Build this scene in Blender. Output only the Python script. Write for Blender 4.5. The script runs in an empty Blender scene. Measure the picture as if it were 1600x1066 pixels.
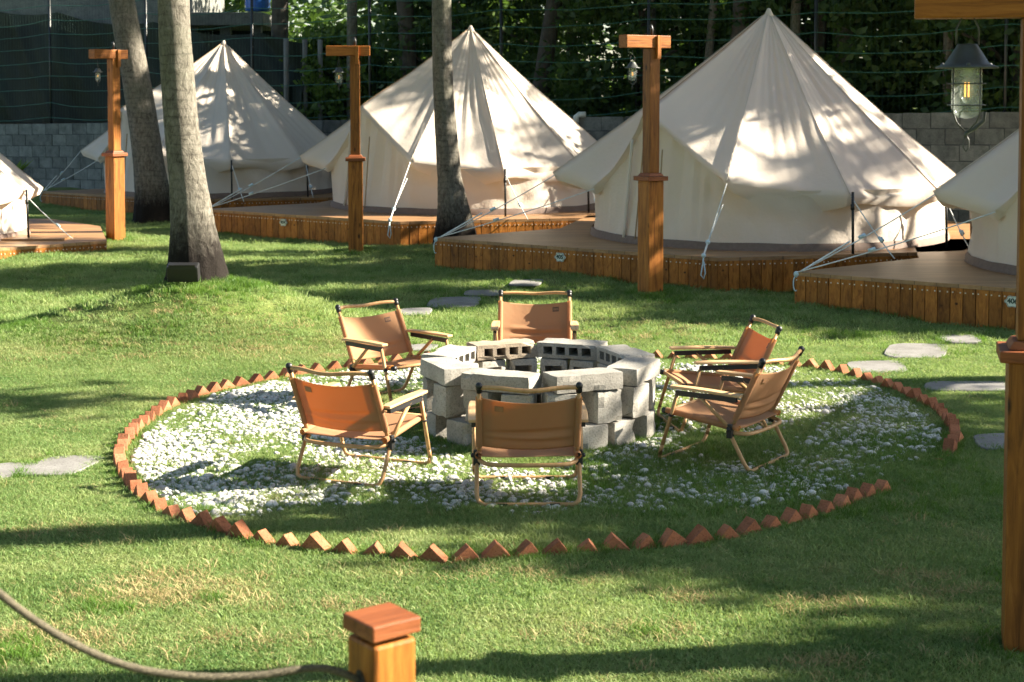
import bpy, math, random
import numpy as np
from mathutils import Vector, Matrix, noise as mn
random.seed(7); rng = np.random.default_rng(7)
S = bpy.context.scene
R = math.radians
# ------------------------------------------------------------------ camera, light, exposure
FPX = 2450.0; H = 2.06; PITCH = math.radians(3.0); CY = 142+FPX*math.tan(PITCH)   # horizon at row 142; the lens is shifted down, as the upright posts show
cam_d = bpy.data.cameras.new('camera'); cam = bpy.data.objects.new('camera', cam_d)
S.collection.objects.link(cam); S.camera = cam
cam.location = (0, 0, H); cam.rotation_euler = (math.pi/2-PITCH, 0, 0)
cam_d.shift_y = -(533-CY)/1600; cam_d.sensor_width = 36; cam_d.lens = FPX/1600*36; cam_d.clip_end = 1200; cam_d.clip_start = .05
cam_d.dof.use_dof = True; cam_d.dof.focus_distance = 9.3; cam_d.dof.aperture_fstop = 6.3
SUN_EL = 30.0; SUN_AZ = 6.0            # azimuth measured from +X towards +Y
w = bpy.data.worlds.new('World'); S.world = w; w.use_nodes = True
nt = w.node_tree; bg = nt.nodes['Background']
sky = nt.nodes.new('ShaderNodeTexSky'); sky.sky_type = 'NISHITA'; sky.sun_disc = False
sky.sun_elevation = R(SUN_EL); sky.sun_rotation = R(90-SUN_AZ); sky.dust_density = 1.0
nt.links.new(sky.outputs[0], bg.inputs[0]); bg.inputs[1].default_value = .05
sd = bpy.data.lights.new('sun', 'SUN'); sd.energy = 5.0; sd.angle = R(.5); sd.color = (1, .90, .74)
sun = bpy.data.objects.new('sun', sd); S.collection.objects.link(sun)
SUNV = Vector((math.cos(R(SUN_EL))*math.cos(R(SUN_AZ)), math.cos(R(SUN_EL))*math.sin(R(SUN_AZ)), math.sin(R(SUN_EL))))
sun.rotation_euler = SUNV.to_track_quat('Z', 'Y').to_euler()
S.view_settings.view_transform = 'Standard'; S.view_settings.look = 'None'
S.view_settings.exposure = 2.42; S.view_settings.gamma = 1
S.view_settings.use_curve_mapping = False
S.render.engine = 'CYCLES'
S.cycles.max_bounces = 7; S.cycles.transparent_max_bounces = 12; S.cycles.use_denoising = True

# ------------------------------------------------------------------ placing helpers
def ray(x, y):
    a = (x-800)/FPX; b = -(y-CY)/FPX; c, s = math.cos(PITCH), math.sin(PITCH)
    return Vector((a, c+b*s, -s+b*c))
def gp(x, y, z=0.0):
    r = ray(x, y); t = (z-H)/r.z
    return Vector((r.x*t, r.y*t, z))
def pt(x, y, Y):
    r = ray(x, y); t = Y/r.y
    return Vector((r.x*t, Y, H+r.z*t))
def proj(p):
    c, s = math.cos(PITCH), math.sin(PITCH)
    dy, dz = p[1], p[2]-H
    d = dy*c-dz*s; u = dy*s+dz*c
    return (800+FPX*p[0]/d, CY-FPX*u/d)
MX, MY = -2.68, 13.35
def hgt(x, y):
    x = np.asarray(x, float); y = np.asarray(y, float)
    n = (np.sin(x*1.3+y*.7+1)+np.sin(x*.6-y*1.9+2.3)+np.sin(x*2.7+y*2.2+.4)*.5+np.sin(-x*1.9+y*3.1)*.45)/3
    n2 = np.sin(x*5.1+y*3.3)*np.sin(y*6.3-x*2.2+1)
    k = 1/(1+np.exp(-(y-12.6)*1.6))
    m = .40*np.exp(-(((x-MX-.12)/1.0)**2+((y-MY+.1)/1.0)**2)) + .10*np.exp(-(((x-MX+1.2)/1.6)**2+((y-MY+.4)/1.0)**2))
    for (a, b, r_, h_) in ((2.0, 8.0, 0, 0),):
        pass
    return n*(.006+.045*k)+n2*(.003+.012*k)+m
def hz(x, y): return float(hgt(x, y))

# ------------------------------------------------------------------ object helpers
C = S.collection
def tagp(o, label=None, cat=None, group=None, kind=None):
    if label: o['label'] = label
    if cat: o['category'] = cat
    if group: o['group'] = group
    if kind: o['kind'] = kind
    return o
def thing(name, label, cat, loc=(0, 0, 0), rz=0, group=None):
    o = bpy.data.objects.new(name, None); o.empty_display_size = .1
    C.objects.link(o); o.location = loc; o.rotation_euler = (0, 0, rz)
    return tagp(o, label, cat, group)
class MB:
    def __init__(s): s.v = []; s.f = []; s.sm = []
    def add(s, vs, fs, smooth=False):
        n = len(s.v); s.v += [tuple(v) for v in vs]; s.f += [tuple(i+n for i in f) for f in fs]; s.sm += [smooth]*len(fs)
        return s
    def box(s, c, d, M=None, taper=1.0):
        x, y, z = d[0]/2, d[1]/2, d[2]/2; t = taper
        vs = [Vector(p) for p in ((-x,-y,-z),(x,-y,-z),(x,y,-z),(-x,y,-z),(-x*t,-y*t,z),(x*t,-y*t,z),(x*t,y*t,z),(-x*t,y*t,z))]
        c = Vector(c)
        vs = [(M @ v if M else v)+c for v in vs]
        return s.add(vs, [(0,3,2,1),(4,5,6,7),(0,1,5,4),(1,2,6,5),(2,3,7,6),(3,0,4,7)])
    def tube(s, pts, r, n=8, cap=True, rs=None, flat=1.0):
        pts = [Vector(p) for p in pts]; m = len(pts); vs = []; up = None
        for i, p in enumerate(pts):
            d = (pts[min(i+1, m-1)]-pts[max(i-1, 0)])
            if d.length < 1e-9: d = Vector((0, 0, 1))
            d.normalize()
            if up is None:
                up = Vector((0, 0, 1)) if abs(d.z) < .9 else Vector((0, 1, 0))
            a = d.cross(up)
            if a.length < 1e-4: a = d.orthogonal()
            a.normalize(); b = a.cross(d).normalized(); up = b
            rr = rs[i] if rs else r
            for k in range(n):
                t = 2*math.pi*k/n
                vs.append(p+a*math.cos(t)*rr+b*math.sin(t)*rr*flat)
        fs = [(i*n+k, i*n+(k+1) % n, (i+1)*n+(k+1) % n, (i+1)*n+k) for i in range(m-1) for k in range(n)]
        if cap: fs += [tuple(range(n))[::-1], tuple(range((m-1)*n, m*n))]
        return s.add(vs, fs, True)
    def lathe(s, prof, c=(0, 0, 0), n=20):
        c = Vector(c); vs = []
        for r_, z in prof:
            for k in range(n):
                t = 2*math.pi*k/n; vs.append(c+Vector((r_*math.cos(t), r_*math.sin(t), z)))
        m = len(prof)
        fs = [(i*n+k, i*n+(k+1) % n, (i+1)*n+(k+1) % n, (i+1)*n+k) for i in range(m-1) for k in range(n)]
        return s.add(vs, fs, True)
    def ball(s, c, r, n=8):
        prof = [(max(1e-4, r*math.sin(math.pi*i/n)), -r*math.cos(math.pi*i/n)) for i in range(n+1)]
        return s.lathe(prof, c, n*2)
    def mesh(s, name, mat=None):
        me = bpy.data.meshes.new(name); me.from_pydata(s.v, [], s.f)
        me.polygons.foreach_set('use_smooth', s.sm)
        if mat: me.materials.append(mat)
        me.update(); return me
    def build(s, name, mat, parent=None, bevel=0, **kw):
        return obj(name, s.mesh(name, mat), parent, bevel, **kw)
def obj(name, me, parent=None, bevel=0, loc=None, rot=None, kind=None, label=None):
    o = bpy.data.objects.new(name, me); C.objects.link(o)
    if parent: o.parent = parent
    if loc is not None: o.location = loc
    if rot is not None: o.rotation_euler = rot
    if bevel:
        m = o.modifiers.new('bevel', 'BEVEL'); m.width = bevel; m.segments = 2; m.limit_method = 'ANGLE'
    if kind: o['kind'] = kind
    if label: o['label'] = label
    return o
def np_mesh(name, V, F, mat, smooth=False):
    me = bpy.data.meshes.new(name); V = np.asarray(V, np.float32); F = np.asarray(F, np.int32)
    me.vertices.add(len(V)); me.vertices.foreach_set('co', V.ravel())
    k = F.shape[1]; me.loops.add(F.size); me.loops.foreach_set('vertex_index', F.ravel())
    me.polygons.add(len(F)); me.polygons.foreach_set('loop_start', np.arange(0, F.size, k, dtype=np.int32))
    me.polygons.foreach_set('use_smooth', [smooth]*len(F))
    if mat: me.materials.append(mat)
    me.update(); me.validate(); return me
def copy_tree(o, parent=None, loc=None, rz=None):
    c = o.copy(); C.objects.link(c); c.parent = parent
    if loc is not None: c.location = loc
    if rz is not None: c.rotation_euler = (0, 0, rz)
    for ch in o.children: copy_tree(ch, c)
    return c
def spline(pts, n, closed=False):
    pts = [Vector(p) for p in pts]; m = len(pts); out = []
    segs = m if closed else m-1
    for i in range(segs):
        if closed: p0, p1, p2, p3 = pts[i-1], pts[i], pts[(i+1) % m], pts[(i+2) % m]
        else: p0, p1, p2, p3 = pts[max(i-1, 0)], pts[i], pts[i+1], pts[min(i+2, m-1)]
        for k in range(n):
            t = k/n
            out.append(.5*((2*p1)+(p2-p0)*t+(2*p0-5*p1+4*p2-p3)*t*t+(3*p1-p0-3*p2+p3)*t**3))
    if not closed: out.append(pts[-1])
    return out

# ------------------------------------------------------------------ materials
def new_mat(name):
    m = bpy.data.materials.new(name); m.use_nodes = True
    n = m.node_tree.nodes; n.clear()
    out = n.new('ShaderNodeOutputMaterial'); b = n.new('ShaderNodeBsdfPrincipled')
    m.node_tree.links.new(b.outputs[0], out.inputs[0])
    return m, m.node_tree, b, out
def ramp(nt, src, stops):
    r = nt.nodes.new('ShaderNodeValToRGB'); e = r.color_ramp.elements
    while len(e) < len(stops): e.new(.5)
    for el, (p, c) in zip(e, stops): el.position = p; el.color = (*c, 1)
    nt.links.new(src, r.inputs[0]); return r.outputs[0]
def coords(nt, kind='Object', scale=(1, 1, 1)):
    if kind == 'World': src = nt.nodes.new('ShaderNodeNewGeometry').outputs['Position']
    else: src = nt.nodes.new('ShaderNodeTexCoord').outputs[kind]
    mp = nt.nodes.new('ShaderNodeMapping'); mp.inputs['Scale'].default_value = scale
    nt.links.new(src, mp.inputs[0]); return mp.outputs[0]
def noise(nt, vec, scale, detail=4, rough=.55, dist=0):
    n = nt.nodes.new('ShaderNodeTexNoise'); n.inputs['Scale'].default_value = scale
    n.inputs['Detail'].default_value = detail; n.inputs['Roughness'].default_value = rough
    n.inputs['Distortion'].default_value = dist
    nt.links.new(vec, n.inputs['Vector']); return n.outputs[0]
def mix(nt, a, b, fac, mode='MIX'):
    m = nt.nodes.new('ShaderNodeMix'); m.data_type = 'RGBA'; m.blend_type = mode
    for i, v in ((0, fac), (6, a), (7, b)):
        if hasattr(v, 'links'): nt.links.new(v, m.inputs[i])
        else: m.inputs[i].default_value = v if i == 0 else (*v, 1)
    return m.outputs[2]
def bump(nt, b, h, strength, dist=.01):
    n = nt.nodes.new('ShaderNodeBump'); n.inputs['Strength'].default_value = strength; n.inputs['Distance'].default_value = dist
    nt.links.new(h, n.inputs['Height']); nt.links.new(n.outputs[0], b.inputs['Normal'])
def objrand(nt):
    return nt.nodes.new('ShaderNodeObjectInfo').outputs['Random']
def offset_rand(nt, vec, amt=37.0):
    """shift texture coordinates by the object's random number so alike pieces differ"""
    a = nt.nodes.new('ShaderNodeVectorMath'); a.operation = 'ADD'
    s = nt.nodes.new('ShaderNodeMath'); s.operation = 'MULTIPLY'; s.inputs[1].default_value = amt
    nt.links.new(objrand(nt), s.inputs[0]); nt.links.new(vec, a.inputs[0]); nt.links.new(s.outputs[0], a.inputs[1])
    return a.outputs[0]
def simple(name, c, rough=.6, metal=0, var=.15, scale=20, bmp=0, spec=.5):
    m, nt, b, o = new_mat(name)
    v = coords(nt); n = noise(nt, v, scale)
    c1 = tuple(x*(1-var) for x in c); c2 = tuple(min(1, x*(1+var)) for x in c)
    nt.links.new(ramp(nt, n, [(.3, c1), (.7, c2)]), b.inputs['Base Color'])
    b.inputs['Roughness'].default_value = rough; b.inputs['Metallic'].default_value = metal
    b.inputs['Specular IOR Level'].default_value = spec
    if bmp: bump(nt, b, n, bmp)
    return m
def wood(name, c_dark, c_mid, c_light, axis=2, rough=.5, knots=True, rnd=.35):
    m, nt, b, o = new_mat(name)
    sc = [14, 14, 14]; sc[axis] = 1.2
    v0 = coords(nt); v0 = offset_rand(nt, v0)
    mp = nt.nodes.new('ShaderNodeMapping'); mp.inputs['Scale'].default_value = sc; nt.links.new(v0, mp.inputs[0])
    n1 = noise(nt, mp.outputs[0], 2.2, 8, .68, .9)
    col = ramp(nt, n1, [(.30, c_dark), (.5, c_mid), (.75, c_light)])
    # object tone
    tone = ramp(nt, objrand(nt), [(0, (1-rnd,)*3), (1, (1, 1, 1))])
    col = mix(nt, col, tone, 1.0, 'MULTIPLY')
    if knots:
        sk = [5, 5, 5]; sk[axis] = 2.2
        mk = nt.nodes.new('ShaderNodeMapping'); mk.inputs['Scale'].default_value = sk; nt.links.new(v0, mk.inputs[0])
        vo = nt.nodes.new('ShaderNodeTexVoronoi'); vo.inputs['Scale'].default_value = 1.3; nt.links.new(mk.outputs[0], vo.inputs[0])
        kf = ramp(nt, vo.outputs['Distance'], [(.05, (1, 1, 1)), (.13, (0, 0, 0))])
        col = mix(nt, col, tuple(x*.25 for x in c_dark), kf)
    nt.links.new(col, b.inputs['Base Color']); b.inputs['Roughness'].default_value = rough
    b.inputs['Specular IOR Level'].default_value = .22
    bump(nt, b, n1, .5, .006)
    return m
def cloth(name, c, trans=.35, tcol=None, weave=900, wr=.25, dirt=None):
    m, nt, b, out = new_mat(name)
    v = coords(nt); n = noise(nt, v, 2.2, 5); n2 = noise(nt, v, 30, 3)
    col = ramp(nt, n, [(.3, tuple(x*.93 for x in c)), (.7, c)])
    if dirt:
        nd = noise(nt, coords(nt, 'Object', (1, 1, 1)), 1.1, 8, .65)
        col = mix(nt, col, dirt, ramp(nt, nd, [(.5, (0, 0, 0)), (.8, (.35,)*3)]))
    nt.links.new(col, b.inputs['Base Color']); b.inputs['Roughness'].default_value = .9
    b.inputs['Specular IOR Level'].default_value = .1
    hsum = nt.nodes.new('ShaderNodeMath'); hsum.operation = 'ADD'
    sc = nt.nodes.new('ShaderNodeMath'); sc.operation = 'MULTIPLY'; sc.inputs[1].default_value = .12
    nt.links.new(n2, sc.inputs[0]); nt.links.new(n, hsum.inputs[0]); nt.links.new(sc.outputs[0], hsum.inputs[1])
    bump(nt, b, hsum.outputs[0], wr, .05)
    t = nt.nodes.new('ShaderNodeBsdfTranslucent'); t.inputs[0].default_value = (*(tcol or c), 1)
    ms = nt.nodes.new('ShaderNodeMixShader'); ms.inputs[0].default_value = trans
    nt.links.new(b.outputs[0], ms.inputs[1]); nt.links.new(t.outputs[0], ms.inputs[2]); nt.links.new(ms.outputs[0], out.inputs[0])
    return m
def leafmat(name, stops, trans=.3, tcol=(.12, .22, .03), sc=1.5, rough=.5, world=True, rnd=False, gloss=.3):
    m, nt, b, out = new_mat(name)
    v = coords(nt, 'World' if world else 'Object'); n = noise(nt, v, sc, 6, .7)
    col = ramp(nt, n, stops)
    if rnd:
        n3 = noise(nt, coords(nt, 'World'), .55, 3)
        col = mix(nt, col, (.42, .37, .17), ramp(nt, n3, [(.54, (0, 0, 0)), (.75, (.5,)*3)]))
        n4 = noise(nt, coords(nt, 'World'), 55, 2); col = mix(nt, col, (.55, .50, .26), ramp(nt, n4, [(.53, (0, 0, 0)), (.69, (.7,)*3)]))
        tone = ramp(nt, objrand(nt), [(0, (.58, .62, .58)), (1, (1.0, 1.0, 1.0))])
        col = mix(nt, col, tone, 1.0, 'MULTIPLY')
    nt.links.new(col, b.inputs['Base Color']); b.inputs['Roughness'].default_value = rough
    b.inputs['Specular IOR Level'].default_value = gloss
    t = nt.nodes.new('ShaderNodeBsdfTranslucent'); nt.links.new(mix(nt, col, tcol, .5), t.inputs[0])
    ms = nt.nodes.new('ShaderNodeMixShader'); ms.inputs[0].default_value = trans
    nt.links.new(b.outputs[0], ms.inputs[1]); nt.links.new(t.outputs[0], ms.inputs[2]); nt.links.new(ms.outputs[0], out.inputs[0])
    return m

M_post = wood('stained_post_wood', (.09, .030, .007), (.30, .105, .018), (.48, .195, .038), 2)
M_beam = wood('stained_beam_wood', (.13, .038, .008), (.34, .115, .020), (.50, .19, .040), 0, knots=False)
M_cap = wood('stained_cap_wood', (.11, .035, .012), (.22, .068, .024), (.33, .115, .042), 0, knots=False, rnd=.1)
M_plank = wood('stained_skirt_wood', (.15, .048, .009), (.40, .145, .025), (.58, .24, .05), 2, rnd=.5)
M_armwood = wood('pale_arm_wood', (.42, .24, .11), (.58, .37, .19), (.70, .48, .27), 1, knots=False, rnd=.1)
M_frame = wood('tan_frame_tube', (.36, .20, .09), (.44, .26, .12), (.50, .31, .15), 2, knots=False, rnd=.05, rough=.38)
M_black = simple('black_plastic', (.012, .012, .013), .45)
M_canvas = cloth('tan_chair_canvas', (.43, .25, .135), .30, (.82, .35, .08), wr=.2)
M_patch = simple('brown_patch', (.10, .048, .022), .7)
M_patch2 = simple('patch_print', (.30, .15, .07), .7)
M_tent = cloth('cream_tent_canvas', (.72, .64, .55), .22, (.85, .64, .42), wr=.35, dirt=(.50, .44, .36))
M_tentw = cloth('cream_wall_canvas', (.68, .60, .51), .14, (.75, .55, .36), wr=.5, dirt=(.48, .42, .34))
M_trim = cloth('tan_trim', (.36, .25, .14), .1)
M_gsheet = simple('brown_groundsheet', (.16, .11, .085), .8)
M_rope = simple('white_rope', (.62, .64, .62), .8)
M_cleat = simple('pale_blue_cleat', (.50, .62, .66), .5)
M_pole = simple('black_pole', (.02, .022, .022), .35, .3)
M_metal = simple('dark_lantern_metal', (.07, .075, .072), .5, .4)
M_nail = simple('nail_head', (.65, .60, .52), .4, .3)
M_white = simple('plate_white', (.62, .66, .60), .5)
M_ink = simple('plate_ink', (.02, .05, .04), .6)
M_net = simple('green_net_cord', (.03, .125, .088), .6)

M_netd = simple('fine_net_thread', (.012, .045, .032), .8)
def deck_mat():
    m, nt, b, o = new_mat('deck_boards')
    v = coords(nt)
    sep = nt.nodes.new('ShaderNodeSeparateXYZ'); nt.links.new(v, sep.inputs[0])
    mu = nt.nodes.new('ShaderNodeMath'); mu.operation = 'MULTIPLY'; mu.inputs[1].default_value = 1/.12; nt.links.new(sep.outputs[1], mu.inputs[0])
    fr = nt.nodes.new('ShaderNodeMath'); fr.operation = 'FRACT'; nt.links.new(mu.outputs[0], fr.inputs[0])
    fl = nt.nodes.new('ShaderNodeMath'); fl.operation = 'FLOOR'; nt.links.new(mu.outputs[0], fl.inputs[0])
    wn = nt.nodes.new('ShaderNodeTexWhiteNoise'); wn.noise_dimensions = '1D'; nt.links.new(fl.outputs[0], wn.inputs['W'])
    v2 = coords(nt, 'Object', (1, 9, 9)); n = noise(nt, v2, 2.5, 5)
    col = ramp(nt, n, [(.3, (.26, .13, .055)), (.7, (.42, .24, .11))])
    col = mix(nt, col, ramp(nt, wn.outputs[0], [(0, (.72,)*3), (1, (1, 1, 1))]), 1.0, 'MULTIPLY')
    gap = ramp(nt, fr.outputs[0], [(0, (1, 1, 1)), (.05, (0, 0, 0))])
    col = mix(nt, col, (.03, .015, .008), gap)
    nt.links.new(col, b.inputs['Base Color']); b.inputs['Roughness'].default_value = .45
    bump(nt, b, fr.outputs[0], .1, .004)
    return m
M_deck = deck_mat()
def concrete(name, c1, c2, sc=18, pits=True, rnd=.25):
    m, nt, b, o = new_mat(name)
    v = offset_rand(nt, coords(nt))
    n = noise(nt, v, 5, 8, .65); n2 = noise(nt, v, 90, 4, .7)
    col = ramp(nt, n, [(.3, c1), (.68, c2)])
    col = mix(nt, col, ramp(nt, objrand(nt), [(0, (1-rnd,)*3), (1, (1, 1, 1))]), 1, 'MULTIPLY')
    sp = ramp(nt, n2, [(.35, (.55,)*3), (.5, (1,)*3)])
    col = mix(nt, col, sp, .8, 'MULTIPLY')
    nt.links.new(col, b.inputs['Base Color']); b.inputs['Roughness'].default_value = .92
    b.inputs['Specular IOR Level'].default_value = .2
    bump(nt, b, n2, .8 if pits else .4, .004)
    return m
M_conc = concrete('grey_concrete_block', (.27, .255, .225), (.44, .42, .375))
M_conc_rough = concrete('rough_weathered_block', (.24, .19, .13), (.42, .35, .27))
M_wallb = concrete('weathered_wall_block', (.10, .11, .10), (.24, .25, .225), rnd=.35)
M_mortar = concrete('wall_mortar', (.05, .06, .06), (.09, .10, .10))
M_slab = concrete('pale_stepping_stone', (.15, .145, .135), (.25, .245, .235), pits=False, rnd=.1)
M_brick = concrete('orange_edging_brick', (.28, .10, .045), (.47, .19, .10), rnd=.35)
M_pebble = concrete('white_pebble', (.56, .55, .51), (.80, .79, .75), rnd=.4)
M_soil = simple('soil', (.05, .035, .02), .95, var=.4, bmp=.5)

def bark():
    m, nt, b, o = new_mat('palm_bark')
    v = coords(nt); sep = nt.nodes.new('ShaderNodeSeparateXYZ'); nt.links.new(v, sep.inputs[0])
    # ring scars every ~7 cm, broken up by noise
    n0 = noise(nt, v, 3.0, 4)
    ad = nt.nodes.new('ShaderNodeMath'); ad.operation = 'MULTIPLY_ADD'; ad.inputs[1].default_value = .14
    nt.links.new(n0, ad.inputs[0]); nt.links.new(sep.outputs[2], ad.inputs[2])
    mu = nt.nodes.new('ShaderNodeMath'); mu.operation = 'MULTIPLY'; mu.inputs[1].default_value = 13; nt.links.new(ad.outputs[0], mu.inputs[0])
    fr = nt.nodes.new('ShaderNodeMath'); fr.operation = 'FRACT'; nt.links.new(mu.outputs[0], fr.inputs[0])
    vs = coords(nt, 'Object', (9, 9, 4.5)); n1 = noise(nt, vs, 2.6, 9, .75, .6)
    big = noise(nt, v, 1.1, 3)
    col = ramp(nt, n1, [(.30, (.035, .030, .024)), (.48, (.14, .128, .104)), (.75, (.27, .25, .21))])
    col = mix(nt, col, (.10, .12, .07), ramp(nt, big, [(.5, (0, 0, 0)), (.75, (.5,)*3)]))
    ringd = ramp(nt, fr.outputs[0], [(0, (.35,)*3), (.14, (.9,)*3), (.3, (1,)*3), (.8, (1.0,)*3), (1, (.7,)*3)])
    col = mix(nt, col, ringd, ramp(nt, noise(nt, v, 4, 4), [(.4, (.12,)*3), (.65, (.8,)*3)]), 'MULTIPLY')
    # dark, root-streaked foot
    zf = nt.nodes.new('ShaderNodeMath'); zf.operation = 'MULTIPLY_ADD'; zf.inputs[1].default_value = .55
    nt.links.new(n1, zf.inputs[0]); nt.links.new(sep.outputs[2], zf.inputs[2])
    foot = ramp(nt, zf.outputs[0], [(.60, (1, 1, 1)), (1.15, (0, 0, 0))])
    col = mix(nt, col, (.014, .011, .009), foot)
    nt.links.new(col, b.inputs['Base Color']); b.inputs['Roughness'].default_value = .9
    b.inputs['Specular IOR Level'].default_value = .15
    hs = nt.nodes.new('ShaderNodeMath'); hs.operation = 'ADD'; nt.links.new(n1, hs.inputs[0]); nt.links.new(n0, hs.inputs[1])
    bump(nt, b, hs.outputs[0], 1.0, .025)
    return m
M_bark = bark()
M_bark2 = simple('dark_bark', (.06, .05, .04), .9, var=.4, scale=8, bmp=.6)
M_grass = leafmat('grass_blades', [(.30, (.11, .22, .065)), (.5, (.23, .34, .12)), (.72, (.40, .44, .20))], .42, (.30, .40, .09), 1.3, .6, True, True, .15)
M_grass_long = leafmat('long_grass_blades', [(.30, (.05, .12, .018)), (.55, (.10, .20, .03)), (.8, (.17, .25, .05))], .35, (.2, .34, .04), 2.0, .5, True, False, .25)
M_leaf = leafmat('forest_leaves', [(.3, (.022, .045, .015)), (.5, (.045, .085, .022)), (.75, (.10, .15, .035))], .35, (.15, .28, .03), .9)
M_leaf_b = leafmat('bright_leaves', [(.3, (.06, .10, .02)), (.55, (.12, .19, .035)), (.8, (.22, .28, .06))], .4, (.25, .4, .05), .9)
M_frond = leafmat('palm_frond', [(.3, (.05, .085, .02)), (.7, (.12, .17, .04))], .3, (.2, .3, .04), 1.2)

def ground_mat():
    m, nt, b, o = new_mat('lawn_ground')
    v = coords(nt, 'World'); n = noise(nt, v, 1.3, 8, .7); n2 = noise(nt, v, 45, 5, .7)
    col = ramp(nt, n, [(.3, (.06, .11, .025)), (.55, (.14, .18, .05)), (.8, (.26, .24, .11))])
    col = mix(nt, col, ramp(nt, n2, [(.3, (.45,)*3), (.7, (1.2,)*3)]), 1, 'MULTIPLY')
    nt.links.new(col, b.inputs['Base Color']); b.inputs['Roughness'].default_value = .95
    b.inputs['Specular IOR Level'].default_value = .1
    bump(nt, b, n2, .8, .02)
    return m
M_ground = ground_mat()

# ------------------------------------------------------------------ ground sheet
def axis_pts(lo, hi, st, far):
    a = np.arange(lo, hi+1e-6, st); e = np.array([2, 6, 15, 40, 100, 250]) / 1.0
    return np.concatenate([(lo-e)[::-1], a, hi+e])
gx = axis_pts(-13, 13, .13, 300); gy = axis_pts(1, 36, .13, 300)
GX, GY = np.meshgrid(gx, gy); GZ = hgt(GX, GY)
V = np.stack([GX, GY, GZ], -1).reshape(-1, 3); nx, ny = len(gx), len(gy)
I = np.arange(nx*ny).reshape(ny, nx)
F = np.stack([I[:-1, :-1], I[:-1, 1:], I[1:, 1:], I[1:, :-1]], -1).reshape(-1, 4)
g = obj('ground', np_mesh('ground', V, F, M_ground, True), kind='structure')

# ------------------------------------------------------------------ decks and tents layout
TENTS = {  # centre x, centre y, deck height
    'a': (-8.55, 20.6, .14), 'b': (-5.15, 28.1, .27), 'c': (-.62, 23.6, .35), 'd': (3.05, 18.7, .35), 'e': (6.62, 15.25, .35)}
DECK = [(-3.95, -.5), (-.94, -2.7), (1.75, -2.0), (3.3, .35), (2.3, 2.9), (-2.0, 2.8), (-2.45, .75)]
DOFF = {'a': (0, 0), 'b': (.7, .3), 'c': (.1, -.45), 'd': (0, 0), 'e': (0, 0)}
def deck_poly(k):
    cx, cy, z = TENTS[k]; ox, oy = DOFF[k]
    if k == 'a': return [(cx+x, cy+y) for x, y in [(-3, -1.6), (1.9, -1.9), (3.35, -.55), (2.7, 1.6), (1.6, 2.9), (-2.6, 2.9)]]
    return [(cx+ox+x, cy+oy+y) for x, y in DECK]
POLYS = {k: deck_poly(k) for k in TENTS}
def inpoly(X, Y, poly, grow=0):
    X = np.asarray(X); Y = np.asarray(Y); c = np.zeros(X.shape, bool); n = len(poly)
    cx = sum(p[0] for p in poly)/n; cy = sum(p[1] for p in poly)/n
    P = [(cx+(x-cx)*(1+grow), cy+(y-cy)*(1+grow)) for x, y in poly]
    j = n-1
    for i in range(n):
        xi, yi = P[i]; xj, yj = P[j]
        c ^= ((yi > Y) != (yj > Y)) & (X < (xj-xi)*(Y-yi)/(yj-yi+1e-12)+xi); j = i
    return c

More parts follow.
